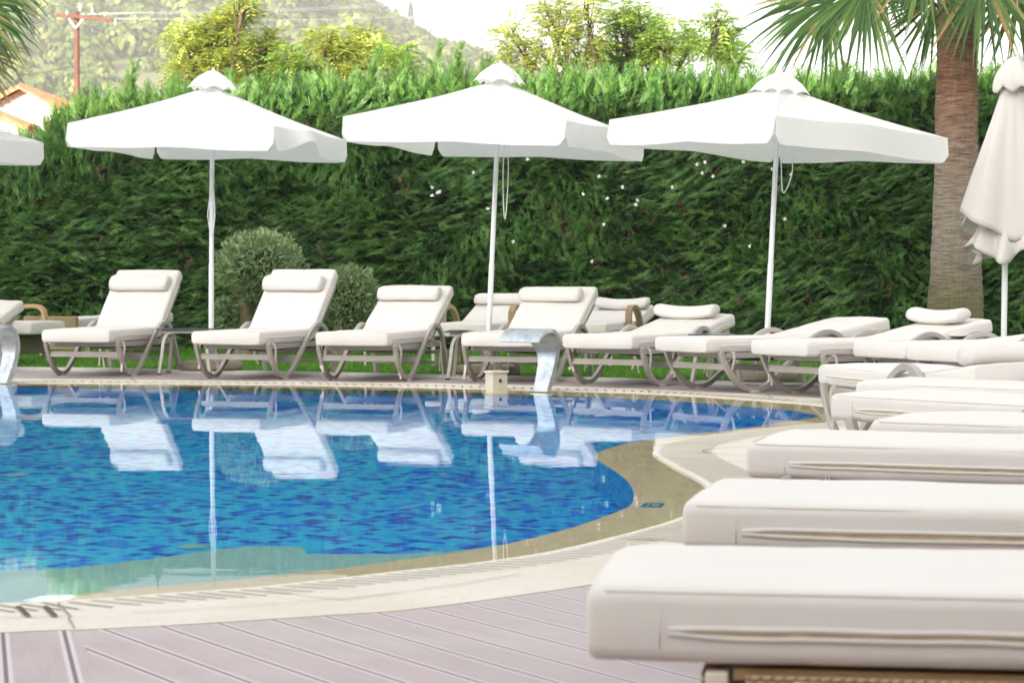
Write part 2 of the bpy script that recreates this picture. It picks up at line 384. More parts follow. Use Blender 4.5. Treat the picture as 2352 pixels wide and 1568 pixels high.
cop = fill([lift(CO, 0.002), lift(OUT, 0.002)], 'pool_coping', [M['coping']])
ribbon(lift(OUT, 0.002), lift(OUT, -.06), 'coping_edge', M['coping'], cop)
ribbon(lift(CO, 0.002), lift(CO, -.06), 'coping_edge', M['coping'], cop)
# submerged ledge along the near edge
led_far = [Vector((a, b + .27, 0)) for a, b in [G(v, y, ZW) for v, y in [(1200, 1240), (1060, 1258), (919, 1267), (690, 1267), (672, 1251), (547, 1249), (430, 1263), (312, 1279), (117, 1300), (0, 1305)]]] + [Vector((-2.2, 7.0, 0)), Vector((-4, 6.6, 0))]
led_near = [Vector((-4, 5.45, 0)), Vector((-2.3, 6.0, 0))] + [Vector((*G(v, y - 1, ZW), 0)) for v, y in [(0, 1384), (117, 1370), (234, 1351), (371, 1339), (508, 1328), (683, 1310), (790, 1298), (919, 1281), (1050, 1264), (1150, 1247)]]
LL = led_far + led_near
led = fill([lift(LL, -.26)], 'pool_ledge', [M['ledge']]); ribbon(lift(LL, -.26), lift(LL, ZF + .01), 'ledge_face', M['mosaic_wall'], led, uvw=True)
# drain slots following the water's edge
sl_ = MB(); slc = MB(); acc = 0; nxt = 0; N = len(OUT)
for i in range(N):
    a, b = OUT[i], OUT[(i + 1) % N]; L = (b - a).length; t_ = (b - a).normalized(); nrm = Vector((-t_.y, t_.x, 0))
    if nrm.dot(a - Vector((-3, 12, 0))) < 0: pass
    # coping lies to the left or right of the curve: test against the inner curve
    s_ = 1 if (min((a + nrm * .1 - q).length for q in INN[::3]) > min((a - nrm * .1 - q).length for q in INN[::3])) else -1
    nrm = nrm * s_
    while nxt < acc + L:
        p = a + t_ * (nxt - acc); fx = Vector((1, 0, 0))
        near = p.y < 7.6; cove = p.x > .3 and 7.6 <= p.y < 15.5
        if p.x < -3.5 and p.y < 9: nxt += .1; continue
        if cove: w, ln, stp, off = .012, .26, .052, .03
        elif near: w, ln, stp, off = .008, .17, .062, .045
        else: w, ln, stp, off = .016, .15, .075, .02
        dr = (nrm * .84 + t_ * s_ * -.50).normalized() if not cove else nrm
        c0 = p + nrm * off; c1 = c0 + dr * ln; q = Vector((-dr.y, dr.x, 0)) * w / 2
        (slc if cove else sl_).add([(c0 - q).to_tuple()[:2] + (.0055,), (c0 + q).to_tuple()[:2] + (.0055,), (c1 + q).to_tuple()[:2] + (.0055,), (c1 - q).to_tuple()[:2] + (.0055,)], [(0, 1, 2, 3)])
        nxt += stp
    acc += L
sl_.build('drain_slots', M['slot'], cop); slc.build('drain_grate_slots', M['grate'], cop)
jt = MB()
grate_line = offset(OUT, 0)
def near_strip(vals, w=.005, z=.0062):
    for a, b in zip(vals[:-1], vals[1:]):
        a, b = Vector((*a, z)), Vector((*b, z)); d_ = (b - a).normalized(); q = Vector((-d_.y, d_.x, 0)) * w / 2
        jt.add([a - q, b - q, b + q, a + q], [(0, 1, 2, 3)])
near_strip([G(v, y) for v, y in [(0, 1421), (150, 1419)]]); near_strip([G(v, y) for v, y in [(133, 1387), (163, 1420)]], .006)
near_strip([G(v, y) for v, y in [(157, 1421), (172, 1447)]], .004); near_strip([G(v, y) for v, y in [(300, 1411), (500, 1398), (780, 1378), (919, 1365)]], .003)
near_strip([G(v, y) for v, y in [(612, 1356), (700, 1370), (785, 1380)]], .005); near_strip([G(v, y) for v, y in [(785, 1380), (1050, 1345), (1200, 1320)]], .004)
for v, y in ((300, 876), (700, 880), (1100, 887), (1480, 897), (1760, 912)): near_strip([G(v, y - 5), G(v + 12, y + 2)], .012)
cc = Vector((*G(1745, 1038), 0)); ring = [(cc.x + .28 * math.cos(a * .2), cc.y + .28 * math.sin(a * .2)) for a in range(33)]; near_strip(ring, .008)
ring = [(cc.x + .62 * math.cos(a * .2), cc.y + .62 * math.sin(a * .2)) for a in range(8, 24)]; near_strip(ring, .007)
jt.build('coping_joints', M['joint'], cop)
hs_ = MB()
for v in (45, 107):
    a, b = Vector((*G(v - 3, 1396), .0068)), Vector((*G(v + 20, 1419), .0068)); q = Vector((.008, 0, 0)); hs_.add([a - q, a + q, b + q, b - q], [(0, 1, 2, 3)])
hs_.build('skimmer_lid_slots', M['slot'], cop)

# deck with two plank directions split along a seam
far = [Vector(p) for p in ((-14, 22.6, 0), (-4.05, 20.35, 0), (-2.0, 19.55, 0), (.45, 18.55, 0), (2.36, 17.45, 0), (5, 15.8, 0), (9, 14.5, 0), (14, 12, 0))]
deckP = far + [Vector(p) for p in ((14, -6, 0), (-14, -6, 0))]
sa, sb_ = Vector((*G(168, 1449), 0)), Vector((*G(254, 1568), 0)); sdir = (sb_ - sa).normalized()
fill([deckP, lift(CO, 0)], 'deck', [M['deck_a'], M['deck_b']], cut=(sa, Vector((-sdir.y, sdir.x, 0))))
cs = [p + Vector((0.05, .42, 0)) for p in far]
ed = MB()
for i in range(len(far) - 1):
    a, b, c, d_ = far[i], far[i + 1], cs[i + 1], cs[i]; z1, z0 = .012, -.08
    ed.add([(a.x, a.y, z0), (b.x, b.y, z0), (c.x, c.y, z0), (d_.x, d_.y, z0), (a.x, a.y, z1), (b.x, b.y, z1), (c.x, c.y, z1), (d_.x, d_.y, z1)], [(4, 5, 6, 7), (0, 1, 5, 4), (2, 3, 7, 6)])
tag(ed.build('kerb_strip', M['conc']), kind='structure')
big = [Vector(p) for p in ((-1380, -90, 0), (1380, -90, 0), (1380, 1380, 0), (-1380, 1380, 0))]
lawnP = [Vector((-15, 22.6, 0)), *cs, Vector((15, 12, 0)), Vector((15, 31, 0)), Vector((-15, 31, 0))]
hole = [Vector(p) for p in ((-13.5, -5.5, 0), (13.5, -5.5, 0), (13.5, 11.8, 0), (-13.5, 21, 0))]
fill([lift(big, -.10), lift(hole, -.10)], 'ground', [M['terrain']])
fill([lift(lawnP, -.02)], 'lawn', [M['grassbase']])
gb = MB()
def lawn_y(x):
    for a, b in zip(cs[:-1], cs[1:]):
        if a.x <= x <= b.x: return a.y + (b.y - a.y) * (x - a.x) / (b.x - a.x)
    return 20
for i in range(42000):
    x = random.uniform(-6.6, 5.2); y0 = lawn_y(x); y = y0 + (random.random() ** 1.4) * 6.5 + .01
    h = random.uniform(.022, .06) * (1.2 if y < y0 + .3 else 1); a = random.uniform(0, 6.28); w = .006
    dx, dy = math.cos(a) * w, math.sin(a) * w; lx, ly = random.gauss(0, .018), random.gauss(0, .018)
    gb.add([(x - dx, y - dy, -.02), (x + dx, y + dy, -.02), (x + lx, y + ly, h - .02)], [(0, 1, 2)])
tag(gb.build('grass', M['grassblade'], fix=False), 'short mown bright green lawn grass between the deck kerb and the hedge', 'grass', kind='stuff')

# ------------------------------------------------------------------ loungers
HG, LB, THK, WM, SB = 1.10, .67, .105, .61, .43
def mat_path(ang, dip=.0, thk=THK):
    """centre line of the mattress: s (length) and z"""
    z0 = .40 - thk / 2; pts = []
    n = 16
    for i in range(n + 1):
        s = i / n * (HG - .06); pts.append((s, z0 + dip * math.sin(math.pi * i / n)))
    for i in range(1, 4):
        a = ang * i / 4; pts.append((pts[-1][0] + .04 * math.cos(a), pts[-1][1] + .04 * math.sin(a)))
    b = pts[-1]
    for i in range(1, 11): pts.append((b[0] + LB / 10 * i * math.cos(ang), b[1] + LB / 10 * i * math.sin(ang)))
    return pts
def make_mattress(ang, W_=WM, thk=THK, seed=1.0, dip=0):
    P = mat_path(ang, dip, thk); m = MB(); hw, ht, r = W_ / 2, thk / 2, .026
    sec = []
    for cx, cz, a0 in ((hw - r, ht - r, 0), (-hw + r, ht - r, 90), (-hw + r, -ht + r, 180), (hw - r, -ht + r, 270)):
        for k in range(5):
            a = R(a0 + k * 22.5); sec.append((cx + r * math.cos(a), cz + r * math.sin(a)))
    # more points on the long faces
    full = []
    for i in range(len(sec)):
        a, b = sec[i], sec[(i + 1) % len(sec)]; full.append(a); L = math.dist(a, b)
        k = int(L / .05)
        for j in range(1, k): full.append((a[0] + (b[0] - a[0]) * j / k, a[1] + (b[1] - a[1]) * j / k))
    rings = []
    Q = [Vector((0, s - SB, z)) for s, z in P]; N_ = len(Q)
    ends = [(-.0, .94, .80), (.004, .98, .92), (.014, 1, .985)]
    def frame(i):
        t_ = (Q[min(i + 1, N_ - 1)] - Q[max(i - 1, 0)]).normalized(); u = Vector((1, 0, 0)).cross(t_); return t_, u
    seq = []
    t_, u = frame(0)
    for d_, k, kz in ends: seq.append((Q[0] + t_ * d_, u, k, kz))
    for i in range(1, N_ - 1): t2, u2 = frame(i); seq.append((Q[i], u2, 1, 1))
    t_, u = frame(N_ - 1)
    for d_, k, kz in ends[::-1]: seq.append((Q[-1] - t_ * d_, u, k, kz))
    for j, (c, u, k, kz) in enumerate(seq):
        ring_ = []
        for a, b in full:
            # ends: pull in by an absolute amount
            aa = max(-hw * 1, a); aa = a - math.copysign(min(abs(a), hw * (1 - k) * .35), a); bb = b * kz
            puff = 0.006 * (1 - (a / hw) ** 2) * (1 if b > 0 else -.3)
            p = c + Vector((aa, 0, 0)) + u * (bb + puff)
            q = .0065 * nz((p.x, p.y, p.z), 3.6, seed) + .002 * nz((p.x, p.y, p.z), 17, seed)
            p = p + u * q * (1 if b > 0 else .6) + Vector((math.copysign(q * .8, a), 0, 0))
            ring_.append(p)
        rings.append(ring_)
    mm = len(full); vs = [p for r_ in rings for p in r_]; fs = []
    for i in range(len(rings) - 1):
        for j in range(mm): fs.append((i * mm + j, i * mm + (j + 1) % mm, (i + 1) * mm + (j + 1) % mm, (i + 1) * mm + j))
    fs += [tuple(range(mm))[::-1], tuple((len(rings) - 1) * mm + j for j in range(mm))]
    m.add(vs, fs); return m, Q
def along(Q, s):
    """point and up vector at arc length s on the mattress centre line"""
    acc_ = 0
    for a, b in zip(Q[:-1], Q[1:]):
        L = (b - a).length
        if acc_ + L >= s or b is Q[-1]:
            t_ = (b - a).normalized(); return a + t_ * (s - acc_), Vector((1, 0, 0)).cross(t_)
        acc_ += L
def zip_mesh(Q, sx, W_, seed, part):
    rid, tape = MB(), MB()
    for s0, s1 in (((.13, HG - .10), (HG + .16, HG + LB - .08))[part],):
        n = max(6, int((s1 - s0) / .03)); A, B = [], []
        for i in range(n + 1):
            s = s0 + (s1 - s0) * i / n; p, u = along(Q, s); e = min(1, min(i, n - i) / 2.5)
            wv = .003 * nz((s * 6, seed, 0), 1)
            g = (.0038 + .0035 * abs(nz((s * 3.1, seed + 3, 0), 1))) * e
            x = sx * (W_ / 2 + .0030)
            A.append(Vector((x, 0, 0)) + p + u * (-.006 + g + wv)); B.append(Vector((x, 0, 0)) + p + u * (-.012 - g + wv))
        rid.tube(A, .0046, 8, up=(1, 0, 0)); rid.tube(B, .0040, 8, up=(1, 0, 0))
        for i in range(n): tape.add([A[i], A[i + 1], B[i + 1], B[i]], [(0, 1, 2, 3)])
    # vertical seam near the foot
    p, u = along(Q, .115)
    if part == 0: rid.tube([p + Vector((sx * (W_ / 2 + .001), 0, 0)) + u * k for k in (-.035, 0, .03)], .0016, 5, up=(0, 1, 0))
    return rid, tape
def piping(Q, W_, ht):
    m = MB(); pts = []; S0, S1 = .012, HG + LB - .03; h = W_ / 2 - .007
    def at(x, s_, dz=-.0075): p, u = along(Q, s_); pts.append(p + Vector((x, 0, 0)) + u * (ht + dz + .006 * (1 - (x / (W_ / 2)) ** 2)))
    for i in range(32): at(h, S0 + .02 + (S1 - S0 - .04) * i / 31)
    for x in (h - .02, 0, -h + .02): at(x, S1, -.004)
    for i in range(32): at(-h, S1 - .02 - (S1 - S0 - .04) * i / 31)
    for x in (-h + .02, -.15, 0, .15, h - .02): at(x, S0, -.002)
    m.tube(pts, .0022, 5, closed=True, up=(.01, .3, 1))
    return m
def strap(pts, w=.015):
    m = MB(); m.sweep(cr(pts, 4), [(-w / 2, -.0008), (w / 2, -.0008), (w / 2, .0008), (-w / 2, .0008)], (0, 1, .1)); return m
def bolster_mesh(W_=.50, bend=0.0, r=.052, seed=0):
    m = MB(); n = 22; k = 22
    vs = []
    for i in range(n + 1):
        x = -W_ / 2 + W_ * i / n; e = min(i, n - i); sc = [.80, .96, 1][e] if e < 3 else 1
        xx = x if e > 0 else x
        for j in range(k):
            a = 2 * math.pi * j / k
            cy, cz = 1.42 * math.cos(a) * r * sc, math.sin(a) * r * sc
            if cz < 0: cz *= .72
            q = 1 + .05 * nz((x * 4, a, seed), 1)
            vs.append((xx, cy * q, cz * q + bend * (abs(x) / (W_ / 2)) ** 2 * .03))
    fs = [(i * k + j, i * k + (j + 1) % k, (i + 1) * k + (j + 1) % k, (i + 1) * k + j) for i in range(n) for j in range(k)]
    fs += [tuple(range(k))[::-1], tuple(n * k + j for j in range(k))]; m.add(vs, fs); return m
side_pts = cr([(.12, .305), (.15, .235), (.21, .14), (.30, .055), (.40, .018), (.47, .018), (.56, .05), (.68, .135), (.82, .25), (.95, .355), (1.06, .415), (1.15, .435), (1.24, .42), (1.32, .365), (1.38, .27), (1.44, .15), (1.50, .0)], 4)
MC = {}
def cached(key, fn):
    if key not in MC: MC[key] = fn()
    return MC[key]
def mk(m, name, mat, smooth=True, ang=None):
    me = m.mesh(name, mat, smooth); bm = bmesh.new(); bm.from_mesh(me); bmesh.ops.recalc_face_normals(bm, faces=bm.faces); bm.to_mesh(me); bm.free()
    if ang: me.shade_smooth(); me.set_sharp_from_angle(angle=R(ang))
    elif smooth: me.shade_smooth()
    return me
def cushion(root, ang, seed, bol=True, bend=0, bol_s=None, bol_off=0, w=WM, dip=0, tilt=0, straps=True, thk=THK):
    ang = R(ang); m, Q = make_mattress(ang, w, thk, seed, dip)
    mt = inst(mk(m, 'mattress', M['fabric']), 'mattress', root)
    for sx in (-1, 1):
        for part in (0, 1):
            rd, tp = zip_mesh(Q, sx, w, seed, part); inst(mk(rd, 'zip_flap', M['fabric']), 'zip_flap', mt)
            inst(mk(tp, 'zip', M['ziptape'], False), 'zip', mt)
    inst(mk(piping(Q, w, thk / 2), 'piping', M['piping']), 'piping', mt)
    if straps:
        rs = random.Random(int(seed * 100))
        for sx, s in ((-1, .20), (1, .24), (-1, 1.25), (1, 1.28)):
            y0 = s - SB; x0 = sx * (w / 2 + .02); zend = rs.uniform(.0, .14)
            for k in range(2):
                dx, dy = rs.uniform(-.03, .03), rs.uniform(-.05, .05)
                pts = [(sx * (w / 2 - .04), y0, .298), (x0, y0 + .01 * k, .292), (x0 + .012 * sx, y0 + .01 * k + dy * .2, .22), (x0 + dx * .5, y0 + dy * .6, .13), (x0 + dx, y0 + dy, zend + .01 + .03 * k)]
                inst(mk(strap(pts), 'strap', M['piping'], False), 'strap', mt)
    if bol:
        s = bol_s or (HG + LB - .15); p, u = along(Q, s); b = inst(cached(('bol', bend), lambda: mk(bolster_mesh(.55, bend, .060), 'headrest', M['fabric'])), 'headrest', root)
        b.location = p + u * (thk / 2 + .040) + Vector((bol_off, 0, 0)); b.rotation_euler = (ang, 0, tilt)
    return Q
GL = 'cream cushioned sun loungers round the pool'
def lounger(x, y, yaw, ang, label, seed=1.0, **k):
    root = empty('sun_lounger', (x, y, 0), -R(yaw), label=label, cat='sun lounger', group=GL)
    def sf():
        m = MB(); m.sweep([(0, s - SB, z) for s, z in side_pts], [(-.015, -.019), (.015, -.019), (.015, .019), (-.015, .019)], (1, 0, 0)); return mk(m, 'side_frame', M['frame'], False, 40)
    # sweep side/up: up = x axis -> swap so the flat face looks sideways
    def sf2():
        m = MB(); m.sweep([(0, s - SB, z) for s, z in side_pts], [(-.019, -.017), (.019, -.017), (.019, .017), (-.019, .017)], (1, 0, 0)); return mk(m, 'side_frame', M['frame'], False, 40)
    for sx in (-1, 1):
        o = inst(cached('sf', sf2), 'side_frame', root); o.location = (sx * .325, 0, 0); b_ = o.modifiers.new('b', 'BEVEL'); b_.width = .004; b_.segments = 2; b_.limit_method = 'ANGLE'
        p = inst(cached('pad', lambda: mk(MB().box((0, 0, .008), (.05, .075, .016)), 'foot_pad', M['creampost'], False)), 'foot_pad', o); p.location = (0, .0, 0)
    def seat():
        m = MB()
        for sx in (-1, 1): m.box((sx * .285, .37 - .0, .272), (.028, 1.18, .042))
        m.box((0, -.205, .272), (.542, .03, .042)); m.box((0, .965, .272), (.542, .03, .04)); return mk(m, 'seat_frame', M['frame'], False)
    inst(cached('seat', seat), 'seat_frame', root).modifiers.new('b', 'BEVEL').width = .003
    def bar(y_, z_, h_=.045, d_=.03): return lambda: mk(MB().box((0, y_, z_), (.62, d_, h_)), 'crossbar', M['frame'], False)
    for i, a in enumerate(((.185 - SB, .19), (.70 - SB, .165), (1.40 - SB, .20, .03), (1.44 - SB, .11, .025))):
        inst(cached(('bar', i), bar(*a)), 'crossbar', root)
    def sling():
        m = MB(); m.grid(lambda u, v: ((u - .5) * .54, -.2 + 1.16 * v, .268 - .055 * math.sin(math.pi * v) * math.sin(math.pi * u)), 10, 14); return mk(m, 'sling', M['sling'])
    inst(cached('sling', sling), 'sling', root)
    Q = cushion(root, ang, seed, **k)
    m = MB(); a = R(ang)
    for sx in (-1, 1):
        p0, u = along(Q, HG + .02); p1, u1 = along(Q, HG + LB - .03)
        m.bar(p0 - u * .072 + Vector((sx * .275, 0, 0)), p1 - u1 * .072 + Vector((sx * .275, 0, 0)), .028, .03, (1, 0, 0))
    p1, u1 = along(Q, HG + LB - .04); m.bar(p1 - u1 * .072 + Vector((-.26, 0, 0)), p1 - u1 * .072 + Vector((.26, 0, 0)), .03, .03)
    p2, u2 = along(Q, HG + LB * .5); m.bar(p2 - u2 * .072 + Vector((-.26, 0, 0)), p2 - u2 * .072 + Vector((.26, 0, 0)), .025, .025)
    bf = inst(mk(m, 'backrest_frame', M['frame'], False), 'backrest_frame', root)
    q = MB(); q.bar(p2 - u2 * .08 + Vector((0, 0, 0)), (0, .97, .285), .03, .012, (1, 0, 0)); inst(mk(q, 'prop', M['frame'], False), 'prop', bf)
    return root
lounger(-3.554, 19.45, 13.5, 45, 'upright cream lounger left of the glass table, leftmost whole one of the far row', 1.1, bol_off=-.01)
lounger(-2.193, 18.885, 18.6, 45.5, 'upright cream lounger beside the first parasol base, in front of the clipped olive trees', 2.3, bol_off=-.02)
lounger(-1.165, 18.576, 16.3, 31, 'cream lounger with half raised back, just right of the two upright loungers', 3.2, bol_off=-.02)
lounger(.023, 18.366, 19, 30, 'cream lounger directly behind the curved steel water spout', 4.4, bol_off=-.045, tilt=-.04)
lounger(.873, 17.817, 31, 11, 'low backed cream lounger with headrest, just right of the curved steel water spout', 5.1, bend=1, bol_off=-.03)
lounger(1.597, 17.04, 56, 10.5, 'cream lounger with bare low back and no headrest, right of the third parasol pole', 6.7, bol=False)
lounger(2.246, 16.36, 56, 11, 'low cream lounger whose headrest lies before the palm trunk', 7.7, bend=1, bol_off=-.03)
def by_corner(cx, cy, yaw, side):   # foot corner -> origin
    a = R(yaw); ax, wx = Vector((math.sin(a), math.cos(a))), Vector((math.cos(a), -math.sin(a)))
    c = Vector((cx, cy)) - wx * side * WM / 2 + ax * SB; return c.x, c.y
lounger(*by_corner(2.39, 15.95, 63, -1), 63, 5, 'cream lounger in the far row directly in front of the plate on its side table', 8.1, bol=False)
lounger(*by_corner(2.66, 15.35, 62, -1), 62, 5, 'cream lounger closing the far row on the right, nearest to the crosswise loungers', 9.9, bol=False)
lounger(-5.12, 19.70, 14, 18, 'cut off cream lounger at the left picture edge behind the left water spout', 10.4, bol=False)
# right-hand row, feet towards the pool
lounger(*by_corner(1.62, 12.04, 165, 1), 165, 6, 'cream lounger with a thick bolster and arched armrest behind the right row', 11.3, bol_s=1.66, dip=-.0)
lounger(*by_corner(1.54, 10.2, 133, 1), 133, 3, 'cream lounger mostly covered between the bolster lounger and the one with hanging tie', 12.4, bol=False)
lounger(*by_corner(1.285, 9.18, 138, 1), 138, 3, 'cream lounger with open zip and a looped tie at its grey leg, right row', 13.2, bol=False)
lounger(*by_corner(1.20, 7.60, 120, 1), 120, 3, 'cream lounger with a smooth closed side, fourth from the front in the right row', 14.8, bol=False)
lounger(*by_corner(.683, 6.62, 111, 1), 111, 3, 'cream lounger third from the front in the right row, beside the stone drain grate', 15.7, bol=False)
lounger(*by_corner(.367, 4.885, 103, 1), 103, 3, 'cream lounger second from the front in the right row', 16.4, bol=False)
# woven loungers
def rattan(x, y, yaw, ang, label, seed, dark=False, skirt=True, aoff=0, tall=False, arms=True, **k):
    root = empty('rattan_lounger', (x, y, 0), -R(yaw), label=label, cat='rattan lounger', group='woven rattan sun loungers')
    wm = M['wicker_dark'] if dark else M['wicker']
    for sx in (-1, 1):
        for s in (.205, 1.0, 1.72):
            o = MB().box((sx * .285, s - SB, .134), (.036, .036, .268)).build('leg', M['creampost'] if s < .3 else M['wicker'], root, bevel=.004)
        if skirt: MB().box((sx * .290, .98 - SB, .175), (.022, 1.46, .18)).build('woven_side', wm, root, bevel=.004)
        else: MB().box((sx * .290, .98 - SB, .24), (.03, 1.46, .06)).build('woven_side', wm, root, bevel=.004)
        if not arms: continue
        m = MB(); m.sweep([(sx * .345, s - SB + aoff, z) for s, z in cr([(.66, .22), (.655, .44), (.68, .515), (.76, .545), (.90, .535), (1.02, .46), (1.10, .34), (1.12, .24)], 5)],
                          [(-.018, -.030), (.018, -.030), (.024, 0), (.018, .030), (-.018, .030)], (1, 0, 0)); m.build('armrest', wm if skirt is False or not dark else M['cane'], root, ang=50)
    if skirt: MB().box((0, .19 - SB, .175), (.53, .022, .18)).build('woven_end', wm, root, bevel=.004)
    if tall: MB().box((0, -.035 - SB, .245), (.66, .045, .35)).build('woven_headboard', wm, root, bevel=.01)
    MB().box((0, .98 - SB, .262), (.548, 1.5, .018)).build('slat_base', M['cane'], root)
    cushion(root, ang, seed, straps=False, thk=.119, **k); return root
rattan(-.40, 21.6, 17, 19, 'rattan lounger with headrest behind the second parasol pole, its woven arm left of the pole', 21.1, skirt=False, bol_off=-.03)
rattan(.72, 21.7, 18, 12, 'rattan lounger with headrest and woven right arm, behind the gap after the spout lounger', 22.5, skirt=False, bend=1, bol_off=.03)
rattan(-4.60, 24.05, 24, 3, 'pale woven rattan lounger with a tall woven end, behind the leftmost lounger', 23.5, bol=False, tall=True, arms=False)
rattan(*by_corner(-4.38, 22.3, 290, 1), 290, 16, 'dark woven rattan lounger with two cane arms at the left by the hedge', 24.5, dark=True, bol=False, aoff=-.40)
ny, nx = 3.585, .118
rattan(*by_corner(nx, ny, 98.5, 1), 98.5, 3, 'closest large cream cushion on a woven rattan base, filling the lower right corner', 25.2, aoff=.28, dark=False, bol=False)
rattan(*by_corner(.335, 2.77, 98.5, -1), 98.5, 3, 'rattan lounger whose cushion edge only just shows at the bottom right picture edge', 26.2, aoff=.28, dark=False, bol=False)

# ------------------------------------------------------------------ side tables
def side_table(x, y, yaw, label, w=.50, d_=.42):
    r = empty('side_table', (x, y, 0), R(yaw), label=label, cat='side table', group='low glass topped side tables')
    MB().box((0, 0, .393), (w, d_, .010)).build('table_top', M['tabletop'], r, bevel=.003)
    m = MB(); m.box((0, -d_ / 2 + .05, .372), (w - .08, .03, .03)); m.box((0, d_ / 2 - .05, .372), (w - .08, .03, .03)); m.box((-.1, 0, .372), (.03, d_ - .13, .028)); m.box((.1, 0, .372), (.03, d_ - .13, .028)); m.build('table_frame', M['frame'], r)
    for sx in (-1, 1):
        for sy in (-1, 1):
            pts = cr([(sx * (w / 2 - .15), sy * (d_ / 2 - .05), .372), (sx * (w / 2 - .10), sy * (d_ / 2 - .05), .355), (sx * (w / 2 - .065), sy * (d_ / 2 - .04), .29), (sx * (w / 2 - .05), sy * (d_ / 2 - .02), .15), (sx * (w / 2 - .03), sy * (d_ / 2), .012)], 4)
            lg = MB().sweep(pts, [(-.013, -.019), (.013, -.019), (.013, .019), (-.013, .019)], (0, 1, 0)).build('leg', M['frame'], r, ang=40)
            MB().box((sx * (w / 2 - .03), sy * (d_ / 2), .006), (.034, .042, .012)).build('foot_cap', M['rubber'], lg)
    return r
side_table(-2.80, 19.72, -3, 'glass topped side table between the two upright loungers')
side_table(-.31, 18.85, -5, 'glass topped side table beside the second parasol pole', .46)
side_table(1.68, 17.95, -25, 'glass topped side table hidden behind the low headrest lounger', .46)
tb = side_table(3.27, 16.78, -32, 'glass topped side table with a white plate on it, at the right', .46, .40)
pl = MB(); pl.lathe([(.02, 0), (.06, .001), (.085, .008), (.135, .019), (.138, .021), (.134, .022), (.083, .012), (.055, .006), (.0, .006)], 40)
tag(pl.build('plate', M['china'], smooth=True), 'white china plate lying on the right-hand side table', 'plate').location = (3.26, 16.75, .3985)
np_ = MB(); np_.grid(lambda u, v: (.16 * u - .08, .09 * v - .045, .012 + .012 * math.sin(u * 5 + v * 3) * math.sin(3 * v)), 10, 6)
tag(np_.build('napkin', M['china'], smooth=True, solid=.002), 'crumpled white napkin on the plate', 'napkin').location = (3.27, 16.75, .412)

